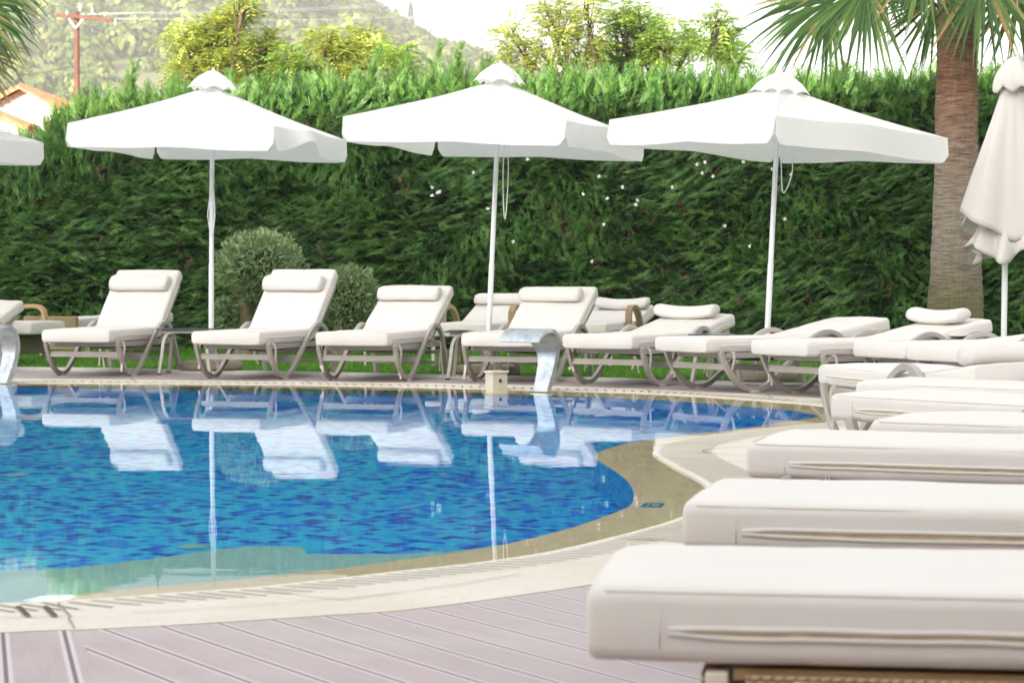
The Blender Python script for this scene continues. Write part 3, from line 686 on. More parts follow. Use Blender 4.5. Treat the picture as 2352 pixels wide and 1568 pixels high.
# ------------------------------------------------------------------ parasols
def parasol(x, y, yaw, label, a=2.0, ze=2.12, za=2.54, zt=2.67, lean=(0, 0), seed=1.0, drop=.205, tilt=0.0, mat=None, base_r=.29, cord=1, flip=None, sag=.02):
    r = empty('parasol', (x, y, 0), 0, label=label, cat='parasol', group='white square parasols')
    C = M[mat or 'canopy']; ht = empty('tmp', (0, 0, 0)); bpy.data.objects.remove(ht)
    def TR(p):  # lean of the pole applied as shear about its foot
        a_ = math.atan(lean[0] / 2.6); x_, z_ = p[0], p[2]
        if abs(x_) > .1 or z_ > 1.9: b2 = R(tilt); x_, z_ = x_ * math.cos(b2) + (z_ - 2.2) * math.sin(b2), 2.2 + (z_ - 2.2) * math.cos(b2) - x_ * math.sin(b2)
        return Vector((x_ * math.cos(a_) + z_ * math.sin(a_), p[1], z_ * math.cos(a_) - x_ * math.sin(a_)))
    rz = Matrix.Rotation(R(yaw), 3, 'Z'); h = a / 2
    corners = [Vector(p) for p in ((-h, -h, 0), (h, -h, 0), (h, h, 0), (-h, h, 0))]
    def edge_pt(k, t_):
        p = corners[k].lerp(corners[(k + 1) % 4], t_); mid = 1 - abs(2 * t_ - 1)
        w = math.sin(2 * math.pi * t_) ** 2
        n_ = Vector((p.x, p.y, 0)).normalized()
        q = rz @ (p - n_ * .025 * w); q.z = ze + .022 * mid - .008 * w + .008 * nz((k * 3.1, t_ * 2, seed), 1)
        return q
    cv = MB()
    for k in range(4):
        def fn(u, v, k=k):
            e = edge_pt(k, u); ap = Vector((0, 0, za)); q = ap.lerp(e, v)
            w = abs(math.sin(2 * math.pi * u)); q.z -= sag * w * math.sin(math.pi * min(1, v)) + 0.02 * math.sin(math.pi * v)
            q.z += .004 * nz((q.x * 3, q.y * 3, seed), 1); return TR(q)
        cv.grid(fn, 16, 14)
    cvo = cv.build('canopy', C, r, smooth=False, ang=12)
    for k in range(4):
        for t_ in (0, .5):
            def sm(v):
                q = Vector((0, 0, za)).lerp(edge_pt(k, t_), v); q.z -= sag * abs(math.sin(2 * math.pi * t_)) * math.sin(math.pi * v) + .02 * math.sin(math.pi * v) - .0015; q.z += .004 * nz((q.x * 3, q.y * 3, seed), 1); return TR(q)
            MB().tube([sm(.12 + .87 * i / 14) for i in range(15)], .0032, 5).build('seam', C, cvo, smooth=True)
    for k in range(4):
        out = (corners[k] + corners[(k + 1) % 4]).normalized(); out = rz @ out
        def fn(u, v, k=k, out=out):
            e = edge_pt(k, u); L = drop * (1 + .03 * nz((k, u * 3, seed + 5), 1)); ee = min(u, 1 - u) * a
            cr_ = .07; dr = L if ee > cr_ else L - cr_ + math.sqrt(max(0, cr_ ** 2 - (cr_ - ee) ** 2))
            dr = max(dr, L - cr_ + .001)
            fold = (.016 * nz((u * 4.5 + k * 7, seed, 0), 1) + .004 * math.sin(u * 23 + k + seed)) * v * 1.2
            t2 = .012 * v
            p = e + out * (t2 + fold + .003) + Vector((0, 0, -dr * v + .002))
            if flip and flip[0] == k:   # wind-lifted stretch of the valance
                g = math.exp(-((u - flip[1]) / .16) ** 2); p = p + out * .10 * g * v + Vector((0, 0, .115 * g * v))
            return TR(p)
        cvm = MB(); cvm.grid(fn, 40, 8); cvm.build('valance', C, r, smooth=True)
        hm = MB(); hm.tube([Vector(fn(i / 40, 1.0)) for i in range(41)], .0022, 5); hm.build('hem', C, r, smooth=True)
    # vent cap with scalloped rim
    cap = MB(); hc_ = .178
    def rimz(t_): return zt - .155 - .012 + .030 * (abs(math.sin(t_ * math.pi * 2.5)) ** .8)
    cs4 = [Vector(p) for p in ((-hc_, -hc_, 0), (hc_, -hc_, 0), (hc_, hc_, 0), (-hc_, hc_, 0))]
    for k in range(4):
        def fn(u, v, k=k):
            e = rz @ cs4[k].lerp(cs4[(k + 1) % 4], u); vv = v
            q = e * (.10 + .90 * vv); q.z = zt - .01 - .150 * vv ** 1.35
            if vv > .7:
                w = (vv - .7) / .3; q.z += w * (-.030 + .034 * abs(math.sin(u * math.pi * 2)) ** .8)
                q += (e.normalized()) * .008 * w * math.sin(u * math.pi * 4)
            return TR(q)
        cap.grid(fn, 24, 12)
    cap.build('vent_cap', C, r, smooth=True)
    pm = MB(); pm.tube([TR((0, 0, z)) for z in (.08, .95)], .0235, 14, up=(1, 0, 0)); pm.build('lower_pole', M['pole'], r, ang=40)
    pm = MB(); pm.tube([TR((0, 0, z)) for z in (.90, 1.6, zt - .02)], .0205, 14, up=(1, 0, 0)); pm.tube([TR((0, 0, z)) for z in (zt - .02, zt + .004, zt + .014)], [.018, .012, .005], 10, up=(1, 0, 0)); pm.build('upper_pole', M['pole'], r, ang=40)
    rb = MB(); hub = TR((0, 0, za - .05)); slid = TR((0, 0, za - .42))
    for k in range(4):
        for t_ in (0, .5):
            e = TR(edge_pt(k, t_)) + Vector((0, 0, -.018)); rb.bar(hub, e, .014, .014); 
            m_ = hub.lerp(e, .5); rb.bar(slid, m_ - Vector((0, 0, .012)), .012, .012)
    rb.lathe([(.035, -.03), (.035, .03)], 12, slid); rb.lathe([(.04, -.02), (.04, .02)], 12, hub); rb.build('ribs', M['pole'], r)
    if base_r:
        b = MB(); pf = [(base_r * .80, 0), (base_r * .96, .018), (base_r, .045), (base_r * .975, .072), (base_r * .90, .088), (base_r * .6, .094), (.0, .094)]
        b.lathe(pf, 44)
        b.v = [(p[0] * (1 + .03 * nz(p, 6, seed)), p[1] * (1 + .03 * nz(p, 6, seed)), p[2] + .006 * nz(p, 18, seed)) for p in b.v]
        bo = b.build('base', M['ballast'], r, smooth=True)
        s_ = MB(); s_.lathe([(.05, .09), (.05, .10), (.033, .105), (.031, .20), (.024, .205)], 16); s_.build('socket', M['frame'], bo, ang=40)
    if cord:
        L = .38 if cord == 2 else .62; c0 = TR((.06, -.02, ze - .12))
        pts = [c0, c0 + Vector((-.01, 0, -L * .5)), c0 + Vector((.0, 0, -L)), c0 + Vector((.015, 0, -L * .98)), c0 + Vector((.035, 0, -L * .45)), c0 + Vector((.03, 0, 0))]
        if cord == 2: pts = [c0 + Vector((-.03, 0, 0)), c0 + Vector((-.02, 0, -.2)), c0 + Vector((-.01, 0, -L)), c0 + Vector((.03, 0, -L * .9)), c0 + Vector((.07, 0, -L * .5)), c0 + Vector((.03, 0, 0))]
        if cord == 3: c0 = TR((.0, -.03, 1.62)); pts = [c0, c0 + Vector((-.03, 0, -.2)), c0 + Vector((-.025, 0, -.3)), c0 + Vector((.0, 0, -.42)), c0 + Vector((.03, 0, -.25)), c0 + Vector((.02, 0, 0))]
        MB().tube(cr(pts, 6), .0042, 6, up=(0, 1, 0)).build('cord', M['pole'], r, smooth=True)
    return r
parasol(-2.68, 20.25, -14.5, 'open white parasol over the two upright loungers, left of the middle one', ze=2.12, za=2.53, zt=2.675, lean=(.02, 0), a=1.88, tilt=1.3, seed=1.2, base_r=.283, cord=3, flip=(1, .35))
parasol(-.215, 19.45, -21.5, 'open white parasol in the middle, above the table and the steel spout', ze=2.11, za=2.52, zt=2.67, lean=(.115, 0), a=1.97, seed=4.5, base_r=.283, cord=1)
parasol(2.03, 18.25, -52, 'open cream-white parasol to the right, its corner pointing at us', a=1.90, ze=2.03, za=2.37, zt=2.49, lean=(.12, 0), tilt=.9, seed=7.7, base_r=.285, cord=2, sag=.03)
parasol(-5.56, 20.4, -31, 'open white parasol cut off by the left picture edge', ze=2.08, za=2.49, zt=2.64, lean=(0, 0), a=1.9, tilt=1.2, seed=9.1, base_r=.283, cord=0)
# folded parasol
r = empty('folded_parasol', (3.975, 18.4, 0), 0, label='folded off-white parasol standing right of the palm trunk', cat='parasol', group='white square parasols')
tx = .075
bd = MB()
def fnb(u, v):
    th = 2 * math.pi * u; L_ = max(0, math.cos(th - R(188))); R_ = max(0, math.cos(th + R(14)))
    zh = 1.14 + .23 * L_ ** 3 + .14 * R_ ** 3 + .012 * math.cos(6 * th)
    z = 2.42 + (zh - 2.42) * v; t_ = (2.42 - z) / 1.27
    rr = .078 + t_ ** 1.05 * (.13 + .27 * L_ ** 1.6 + .22 * R_ ** 1.6)
    rr *= 1 + .11 * t_ * math.cos(5 * th + .6) + .05 * math.cos(9 * th + 1 + z) * min(1, t_ * 3) + .04 * nz((th * 2, z * 3, 1), 1); off = tx * z / 2.6
    return Vector((off + rr * math.cos(th), rr * math.sin(th) * .85, z))
bd.grid(fnb, 120, 26); bd.build('folded_canopy', M['canopy_old'], r, smooth=True, solid=.002)
vl = MB()
def fnv(u, v):
    th = 2 * math.pi * u; z = 1.42 - (.36 + .09 * math.sin(th * 3 + 1) + .03 * abs(math.sin(9 * th / 2))) * v
    rr = (.10 + .19 * v ** .7) * (1 + .22 * math.sin(9 * th) * v) + .03 * nz((th * 3, v * 2, 4), 1); off = tx * z / 2.6
    return Vector((off + rr * math.cos(th), rr * math.sin(th) * .9, z))
vl.grid(fnv, 144, 12); vl.build('folded_valance', M['canopy_old'], r, smooth=True, solid=.002)
cp = MB()
def fnc(u, v):
    th = 2 * math.pi * u; z = 2.615 - .27 * v ** 1.2 - .025 * v * math.sin(6 * th) ; rr = .02 + .135 * math.sin(min(1, v * 1.1) * math.pi / 2) * (1 + .10 * math.cos(6 * th) * v); off = tx * z / 2.6
    return Vector((off + rr * math.cos(th), rr * math.sin(th), z))
cp.grid(fnc, 72, 12); cp.build('vent_cap', M['canopy_old'], r, smooth=True, solid=.002)
MB().tube([(tx * z / 2.6 * .3, 0, z) for z in (.08, .95)], .0235, 14, up=(1, 0, 0)).build('lower_pole', M['pole'], r, ang=40)
MB().tube([(tx * .35 * .3, 0, .92), (tx * .5, 0, 1.4), (tx, 0, 2.6)], .0205, 14, up=(1, 0, 0)).build('upper_pole', M['pole'], r, ang=40)
b = MB().lathe([(.23, 0), (.28, .02), (.285, .05), (.26, .088), (.0, .094)], 44).build('base', M['ballast'], r, smooth=True)

# ------------------------------------------------------------------ water spouts and pump box
def spout(x, y, yaw, label):
    r = empty('water_spout', (x, y, 0), R(yaw), label=label, cat='water spout', group='curved steel pool spouts')
    # profile in the local y-z plane (y towards the pool = -), widths along x
    prof = cr([(0, -.02), (.03, .06), (.062, .14), (.085, .23), (.078, .31), (.035, .385), (-.035, .435), (-.12, .455), (-.19, .442), (-.24, .412), (-.27, .372)], 4)
    n = len(prof); m = MB()
    def wid(i):
        t_ = i / (n - 1); k_ = min(1, max(0, (t_ - .28) / .44)); return .062 + .02 * min(t_ / .35, 1) + .105 * k_ * k_ * (3 - 2 * k_)
    rings = []
    for i, (a, b_) in enumerate([(p[0], p[1]) for p in [Vector((q[0], q[1], 0)) for q in prof]]):
        j0, j1 = max(0, i - 1), min(n - 1, i + 1); t_ = Vector((0, prof[j1][0] - prof[j0][0], prof[j1][1] - prof[j0][1])).normalized(); nn = Vector((1, 0, 0)).cross(t_)
        th = .024 * (1 - .8 * (i / (n - 1)) ** 2); w = wid(i); c = Vector((0, a, b_))
        rings.append([c + Vector((-w, 0, 0)) - nn * th, c + Vector((w, 0, 0)) - nn * th, c + Vector((w, 0, 0)) + nn * th, c + Vector((-w, 0, 0)) + nn * th])
    vs = [p for q in rings for p in q]; fs = [(i * 4 + j, i * 4 + (j + 1) % 4, i * 4 + 4 + (j + 1) % 4, i * 4 + 4 + j) for i in range(n - 1) for j in range(4)]
    fs += [(3, 2, 1, 0), tuple((n - 1) * 4 + j for j in range(4))]; m.add(vs, fs)
    m.build('spout_body', M['steel'], r, ang=35, bevel=.002); MB().box((0, .01, .006), (.16, .09, .012)).build('foot_plate', M['steel'], r, bevel=.003)
    return r
sx_, sy_ = G(1243, 899, 0); spout(sx_, sy_, -38, 'curved brushed steel water spout on the far pool edge, in the middle of the picture')
sx_, sy_ = G(6, 880, 0); spout(sx_, sy_, -38, 'curved brushed steel water spout cut off by the left picture edge')
bx, by = G(1140, 893, 0)
r = empty('stone_box', (bx, by, -.01), R(28), label='small cream stone box with a round hole, on the far pool edge', cat='stone box')
m = MB(); bm_ = None
o = MB().box((0, 0, .066), (.125, .125, .132)).build('box_body', M['coping'], r, bevel=.003)
MB().box((0, 0, .140), (.145, .145, .016)).build('lid', M['coping'], r, bevel=.003)
h_ = MB(); h_.lathe([(.015, 0), (.022, 0), (.022, .004), (.015, .004)], 20, cap=False); q = h_.build('hole_rim', M['coping'], r); q.rotation_euler = (math.pi / 2, 0, 0); q.location = (.0, -.0628, .075)
h_ = MB(); h_.lathe([(.0165, 0), (.0165, .002)], 20); q = h_.build('hole', M['slot'], r); q.rotation_euler = (math.pi / 2, 0, 0); q.location = (.0, -.0627, .075)
# depth markers
def marker(v0, y0, v1, y1, v2, y2, v3, y3, label):
    P = [Vector((*G(a, b, -.03), -.028)) for a, b in ((v0, y0), (v1, y1), (v2, y2), (v3, y3))]
    o = MB().add(P, [(0, 1, 2, 3)]).build('depth_marker', M['bluetile']); tag(o, label, 'depth marker', 'blue depth tiles in the pool edge')
    u, w = (P[1] - P[0]), (P[3] - P[0]); g = MB()
    def seg(a, b, c, d_): g.add([P[0] + u * a + w * b + Vector((0, 0, .002)), P[0] + u * c + w * b + Vector((0, 0, .002)), P[0] + u * c + w * d_ + Vector((0, 0, .002)), P[0] + u * a + w * d_ + Vector((0, 0, .002))], [(0, 1, 2, 3)])
    for a in ((.24, .2, .29, .8), (.36, .2, .39, .3), (.44, .2, .49, .8), (.44, .44, .60, .56), (.56, .2, .61, .8), (.66, .2, .71, .8), (.66, .7, .80, .8), (.66, .2, .80, .3), (.77, .2, .81, .8)): seg(*a)
    g.build('figures', M['petal'], o)
marker(1469, 1177, 1518, 1178, 1530, 1168, 1482, 1167, 'blue depth tile with pale figures, set in the wet ledge near the second front lounger')
marker(1908, 977, 1930, 977, 1938, 973, 1917, 973, 'small blue depth tile behind the grey legs of the right row')
for v, y, lb in ((449, 1241, 'pale round inlet cover on the pool floor, near the first parasol reflection'), (84, 1082, 'pale round inlet cover on the pool floor at the left')):
    a, b = G(v, y, ZW); p = MB().lathe([(.065, 0), (.065, .012), (.04, .02), (0, .02)], 28).build('inlet_cover', M['ledge'], smooth=True); p.location = (a * 1.17, b + 1.25, ZF + .002); tag(p, lb, 'inlet cover', 'pool inlet covers')

# ------------------------------------------------------------------ hedge
def hx(v, d=25.3): return (v - 1176) / F * d
HY = lambda x: 25.6 - .12 * x if x < 6 else 24.9
TOPS = [(-700, 250), (0, 300), (50, 292), (78, 228), (150, 212), (250, 208), (330, 195), (420, 188), (600, 180), (800, 172), (1000, 166), (1200, 168), (1500, 166), (1750, 176), (1900, 172), (2100, 170), (2352, 160), (3000, 160)]
def ztop(x):
    v = x / 25.3 * F + 1176
    for (a, p), (b, q) in zip(TOPS[:-1], TOPS[1:]):
        if a <= v <= b: return HC + (HOR - (p + (q - p) * (v - a) / (b - a))) / F * 25.3 - .03
    return 3.05
hr = empty('hedge', (0, 26, 0), label='tall dense green cypress hedge running behind the loungers', cat='hedge')
X0, X1 = -9.0, 9.5
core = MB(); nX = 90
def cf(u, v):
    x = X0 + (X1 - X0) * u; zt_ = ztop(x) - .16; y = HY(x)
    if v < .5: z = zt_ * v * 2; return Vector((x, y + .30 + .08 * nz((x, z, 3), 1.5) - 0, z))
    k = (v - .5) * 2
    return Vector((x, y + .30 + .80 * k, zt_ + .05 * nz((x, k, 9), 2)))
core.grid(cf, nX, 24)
co_ = core.build('inner_shade', M['hedge_core'], hr, smooth=True); co_.location = (0, -26, 0)  # near-black backing sheet: shade between the sprays put into its colour
def spray(m, p, ax, nrm, L, rnd, wide=.40, nside=9):
    ax = ax.normalized(); sd_ = ax.cross(nrm).normalized(); up_ = sd_.cross(ax)
    m.add([p - sd_ * L * .018, p + sd_ * L * .018, p + ax * L + up_ * L * .05], [(0, 1, 2)])
    for i in range(nside):
        t_ = .10 + .80 * i / nside; q = p + ax * L * t_ + up_ * (L * .05 * t_ * t_); ln = L * wide * (1 - t_ * .72) * rnd.uniform(.75, 1.2)
        for s_ in (-1, 1):
            d_ = (ax * .90 + sd_ * s_ * .42 + up_ * rnd.uniform(-.25, .25)).normalized(); w_ = d_.cross(up_).normalized() * ln * .075
            m.add([q, q + d_ * ln * .45 + w_, q + d_ * ln, q + d_ * ln * .45 - w_], [(0, 1, 2, 3)])
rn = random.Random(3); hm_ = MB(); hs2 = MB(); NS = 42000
for i in range(NS):
    x = rn.uniform(X0, X1)
    if i % 7 == 0:      # top face and fringe
        zt_ = ztop(x); k = rn.random() ** 1.6; p = Vector((x, HY(x) - .02 - .10 * nz((x * 1.3, 4, 2), 1) + .95 * k, zt_ - .24 + .1 * rn.random() - (.75 * rn.random() ** 2 if k < .12 else 0)))
        ax = Vector((rn.gauss(.10, .32), rn.gauss(-.15, .3), 1.0)); L = rn.uniform(.20, .36); nr = Vector((rn.gauss(0, .4), -1, rn.gauss(0, .3)))
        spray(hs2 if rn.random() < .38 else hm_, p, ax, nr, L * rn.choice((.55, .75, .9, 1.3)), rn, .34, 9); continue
    else:
        z = rn.random() ** .95 * (ztop(x) - .12); bulge = .22 * nz((x * .9, z * 1.3, 0), 1) + .10 * nz((x * 2.6, z * 3.2, 5), 1)
        p = Vector((x, HY(x) + .14 - bulge + rn.uniform(-.07, .14), z))
        flow = nz((x * .8, z * 1.1, 11), 1) * 1.5; ax = Vector((.75 + flow * 1.2 + rn.gauss(0, .3), -.55 + rn.gauss(0, .25), (.15 + .25 * x / 6) + flow * .9 + rn.gauss(0, .3))); L = rn.uniform(.14, .30); nr = Vector((rn.gauss(0, .35), -.35, 1))
        if rn.random() < .5: nr = Vector((rn.gauss(0, .35), -1, .45))
        if rn.random() < .32: ax.x = -ax.x * .8
    spray(hm_, p, ax, nr, L * 1.1, rn, .30, 7)
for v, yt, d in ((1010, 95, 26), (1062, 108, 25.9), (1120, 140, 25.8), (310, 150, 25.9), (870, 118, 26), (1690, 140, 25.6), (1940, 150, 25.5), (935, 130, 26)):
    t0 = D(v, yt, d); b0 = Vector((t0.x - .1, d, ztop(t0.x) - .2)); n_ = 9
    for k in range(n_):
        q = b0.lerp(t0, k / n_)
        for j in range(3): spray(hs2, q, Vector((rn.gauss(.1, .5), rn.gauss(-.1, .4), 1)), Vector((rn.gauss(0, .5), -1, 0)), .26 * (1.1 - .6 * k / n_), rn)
ho = hm_.build('foliage', M['hedge'], hr, fix=False); ho.location = (0, -26, 0); ho = hs2.build('sun_tinted_shoots', M['sun_tint_shoots'], hr, fix=False); ho.location = (0, -26, 0)
tw = MB()
for v, y in [(213, 400), (210, 380), (225, 250), (700, 290), (590, 310), (1495, 290), (1270, 480), (1310, 540), (1520, 620), (1360, 520), (1570, 480), (820, 300), (60, 470)] + [(rn.uniform(0, 2300), rn.uniform(260, 740)) for _ in range(30)]:
    p = D(v, y, 25.35 - .05 * hx(v)); p.y = HY(p.x) - .06
    for j in range(5): a = p + Vector((rn.gauss(0, .04), 0, rn.gauss(0, .05))); tw.bar(a, a + Vector((rn.gauss(0, .03), rn.gauss(0, .03), rn.uniform(.02, .09))), .008, .008, (1, 0, .1))
tag(tw.build('dead_twigs', M['twig'], hr), kind='stuff').location = (0, -26, 0)
fl = MB()
for v, y in [(990, 428), (1008, 438), (990, 447), (1003, 440), (1376, 405), (1460, 470), (1387, 515), (1430, 430), (1600, 378), (1618, 374), (1705, 373), (1770, 390), (1812, 402), (1612, 398), (1465, 460), (1340, 445), (1360, 600), (1720, 565), (1232, 340), (1590, 310), (1520, 325), (1395, 455)] + [(rn.uniform(950, 1900), rn.uniform(230, 560)) for _ in range(12)]:
    p = D(v, y, 25.2); p.y = HY(p.x) - .16
    for k in range(5):
        a = k * 1.2566 + rn.random(); fl.add([p, p + Vector((math.cos(a - .4) * .016, -.004, math.sin(a - .4) * .016)), p + Vector((math.cos(a) * .021, -.002, math.sin(a) * .021)), p + Vector((math.cos(a + .4) * .016, -.004, math.sin(a + .4) * .016))], [(0, 1, 2, 3)])
tag(fl.build('white_blossom', M['petal'], hr, fix=False), kind='stuff').location = (0, -26, 0)

# ------------------------------------------------------------------ clipped olive trees
def leafball(m, c, rad, n, rnd, size=.03, squash=1.0, shell=.35):
    for i in range(n):
        d_ = Vector((rnd.gauss(0, 1), rnd.gauss(0, 1), rnd.gauss(0, 1))).normalized()
        k = (1 - shell * rnd.random() ** 2.0) * (1 + .20 * nz(d_ * 3.0, 1, c[0]) + .08 * nz(d_ * 8, 1, 3))
        p = Vector(c) + Vector((d_.x * rad, d_.y * rad, d_.z * rad * squash)) * k
        a = (d_ + Vector((rnd.gauss(0, .6), rnd.gauss(0, .6), rnd.gauss(.3, .6)))).normalized(); b_ = a.cross(Vector((rnd.gauss(0, 1), rnd.gauss(0, 1), rnd.gauss(0, 1)))).normalized()
        s = size * rnd.uniform(.7, 1.5); m.add([p - a * s, p + b_ * s * .32, p + a * s, p - b_ * s * .32], [(0, 1, 2, 3)])
def olive(label, balls, trunk, seed, d):
    r = empty('olive_tree', (trunk[-1][0], d, 0), label=label, cat='olive tree', group='clipped olive trees before the hedge'); rnd = random.Random(seed)
    m = MB(); k = MB()
    for (v, y, rad, sq) in balls:
        c = D(v, y, d); c = Vector((c.x - trunk[-1][0], 0, c.z)); leafball(m, c, rad, int(21000 * rad * rad) + 900, rnd, .030, sq, .34)
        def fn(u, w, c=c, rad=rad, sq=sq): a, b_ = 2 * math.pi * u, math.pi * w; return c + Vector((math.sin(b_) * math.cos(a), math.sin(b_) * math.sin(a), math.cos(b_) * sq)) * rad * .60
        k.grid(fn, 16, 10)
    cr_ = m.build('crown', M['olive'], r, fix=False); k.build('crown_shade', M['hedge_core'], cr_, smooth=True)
    n = len(trunk); tm = MB(); pts = cr([(x - trunk[-1][0], 0, z) for x, z in trunk], 4)
    tm.tube(pts, [.09 * (.75 + .5 * (i / len(pts))) for i in range(len(pts))], 12, up=(0, 1, 0)); tm.build('trunk', M['bark'], r, smooth=True)
    return r
d = 23.6; ox = lambda v: (v - 1176) / F * d
olive('larger round clipped olive tree behind the first parasol pole', [(598, 612, .455, .80), (525, 722, .17, 1.1)], [(ox(580), 1.05), (ox(568), .8), (ox(562), .55), (ox(556), .2), (ox(560), 0)], 5, d)
olive('smaller round clipped olive tree beside the second upright lounger', [(800, 682, .33, .98)], [(ox(800), .8), (ox(790), .5), (ox(785), .2), (ox(785), 0)], 8, d)

# ------------------------------------------------------------------ palms
def palm_leaf(m, hub, dir_, nrm, L, rnd, n=34, spread=78, droop=.5, dry=None):
    dir_ = dir_.normalized(); nrm = (nrm - dir_ * nrm.dot(dir_)).normalized(); sd_ = dir_.cross(nrm)
    for i in range(n):
        a = R(-spread + 2 * spread * i / (n - 1)) + rnd.gauss(0, .02); d_ = dir_ * math.cos(a) + sd_ * math.sin(a); w0 = L * math.radians(2 * spread) / n * .55
        ll = L * rnd.uniform(.86, 1.08) * (1 - .15 * abs(a / R(spread))); K = 7; pts = []
        fz = rnd.uniform(.8, 1.3); side = Vector((0, 0, 0)); tw_ = rnd.gauss(0, .06)
        for k in range(K + 1):
            t_ = k / K; q = hub + d_ * ll * t_ + nrm * .04 * math.sin(t_ * 3) * L + Vector((0, 0, -1)) * droop * fz * ll * max(0, t_ - .35) ** 1.8 + sd_ * tw_ * t_ * t_ * ll; pts.append(q)
        vs = []
        for k in range(K + 1):
            t_ = k / K; w = w0 * min(t_ / .42, 1) if t_ < .5 else w0 * max(0.03, 1 - (t_ - .5) / .5 * .97); tt = (pts[min(K, k + 1)] - pts[max(0, k - 1)]).normalized(); b_ = tt.cross(nrm).normalized()
            vs += [pts[k] - b_ * w * .5 + nrm * w * .22, pts[k] - nrm * w * .0, pts[k] + b_ * w * .5 + nrm * w * .22]
        fs = []
        for k in range(K): o_ = k * 3; fs += [(o_, o_ + 1, o_ + 4, o_ + 3), (o_ + 1, o_ + 2, o_ + 5, o_ + 4)]
        tgt = dry if (dry is not None and rnd.random() < .11) else m
        tgt.add(vs, fs)
def palm(label, x, y, ztrunk, prof, leaves, seed, crown, n=34):
    r = empty('palm_tree', (x, y, 0), label=label, cat='palm tree', group='fan palms round the pool'); rnd = random.Random(seed)
    m = MB(); nn = 40; vs = []; K = 120
    for k in range(K + 1):
        z = ztrunk * k / K; rr = prof[0][1]
        for (a, p), (b_, q) in zip(prof[:-1], prof[1:]):
            if a <= z <= b_: rr = p + (q - p) * (z - a) / (b_ - a)
        for j in range(nn):
            a = 2 * math.pi * j / nn; q = 1 + .018 * math.sin(z * 80 + 1.5 * math.sin(a * 2)) + .012 * nz((a * 3, z * 22, 2), 1) + .04 * nz((math.cos(a) * 2, math.sin(a) * 2, z * 4), 1); vs.append((rr * q * math.cos(a), rr * q * math.sin(a), z))
    m.add(vs, [(k * nn + j, k * nn + (j + 1) % nn, (k + 1) * nn + (j + 1) % nn, (k + 1) * nn + j) for k in range(K) for j in range(nn)]); m.build('trunk', M['palmbark'], r, smooth=True)
    # old leaf bases
    bt = MB()
    for i in range(70):
        a = i * 2.4; z = crown - 1.05 + i * .018; rr = .20; p = Vector((rr * math.cos(a), rr * math.sin(a), z)); o_ = Vector((math.cos(a), math.sin(a), .9)); bt.bar(p, p + o_.normalized() * rnd.uniform(.10, .2), .055, .014, (math.cos(a), math.sin(a), 0))
    bt.build('leaf_bases', M['twig'], r)
    for (hub, dir_, nrm, L, dr, dryleaf) in leaves:
        mm, dd = MB(), MB(); hub = Vector(hub) - Vector((x, y, 0)); c0 = Vector((0, 0, crown))
        palm_leaf(mm, hub, Vector(dir_), Vector(nrm), L, rnd, n, 80, dr, dd)
        lf = mm.build('frond', M['palmdry'] if dryleaf else M['palmleaf'], r, fix=False)
        if dd.v: dd.build('dry_blades', M['palmdry'], lf, fix=False)
        pts = cr([c0, c0.lerp(hub, .5) + Vector((0, 0, .12)), hub], 4); MB().tube(pts, .016, 6).build('leaf_stalk', M['palmleaf'], lf, smooth=True)
    return r
def V(*a): return Vector(a)
px_, pd = 4.19, 21.5
def PL(v, y, d_): return D(v, y, d_)
leaves = [(PL(1985, -30, 20.9), (-.80, -.15, -.55), (.25, -1, .55), .98, .22, 0), (PL(1905, 8, 21.6), (-.93, .05, -.36), (.15, -1, .5), .92, .35, 0), (PL(2140, 5, 21.5), (-.42, .05, -.85), (.3, -1, .2), .72, .12, 0),
          (PL(2250, -60, 20.8), (.45, -.1, -.75), (-.2, -1, .4), .95, .25, 0), (PL(2330, -40, 21.2), (.3, 0, -.9), (0, -1, .3), .85, .2, 0), (PL(1850, -70, 21.9), (-.95, 0, -.15), (.1, -1, .6), .62, .35, 0),
          (PL(2110, -90, 20.6), (-.35, -.2, -.9), (.2, -1, .35), .75, .12, 0), (PL(2010, -60, 22.3), (-.5, .3, -.7), (.2, 1, .35), .75, .2, 0), (PL(2400, -130, 21.4), (.8, 0, -.4), (0, -1, .6), .9, .4, 0)]
for k in range(9):
    a = k * .7 + .2; e = V(math.cos(a), math.sin(a), .35); leaves.append((V(px_, pd, 4.5) + e * .85, tuple(e), (-math.cos(a) * .4, -math.sin(a) * .4, 1), 1.0, .5, 0))
palm('tall fan palm with grey and red-brown trunk before the hedge, at the right', px_, pd, 4.5, [(0, .30), (.5, .262), (1.0, .236), (1.7, .205), (3, .193), (4.5, .17)], leaves, 4, 4.35)
lp = [(PL(-75, -10, 19.9), (.85, -.1, -.25), (-.2, -1, .6), .72, .8, 0), (PL(-80, 30, 19.7), (.85, -.1, -.45), (-.2, -1, .6), .72, .6, 0), (PL(-95, -45, 20.2), (.95, 0, .1), (-.2, -1, .6), .85, .9, 0), (PL(-60, 120, 19.9), (.45, 0, -.85), (-.2, -1, .3), .60, .3, 1), (PL(-110, 90, 20.1), (.5, 0, -.8), (-.2, -1, .3), .66, .3, 1)]
for k in range(8):
    a = k * .8 + .9; e = V(math.cos(a), math.sin(a), .35); lp.append((V(-5.75, 20.2, 3.5) + e * .6, tuple(e), (-math.cos(a) * .4, -math.sin(a) * .4, 1), .9, .5, 0))
palm('fan palm beyond the left picture edge with only green and dry frond tips showing', -5.75, 20.2, 3.4, [(0, .28), (1, .22), (3.4, .17)], lp, 9, 3.3)

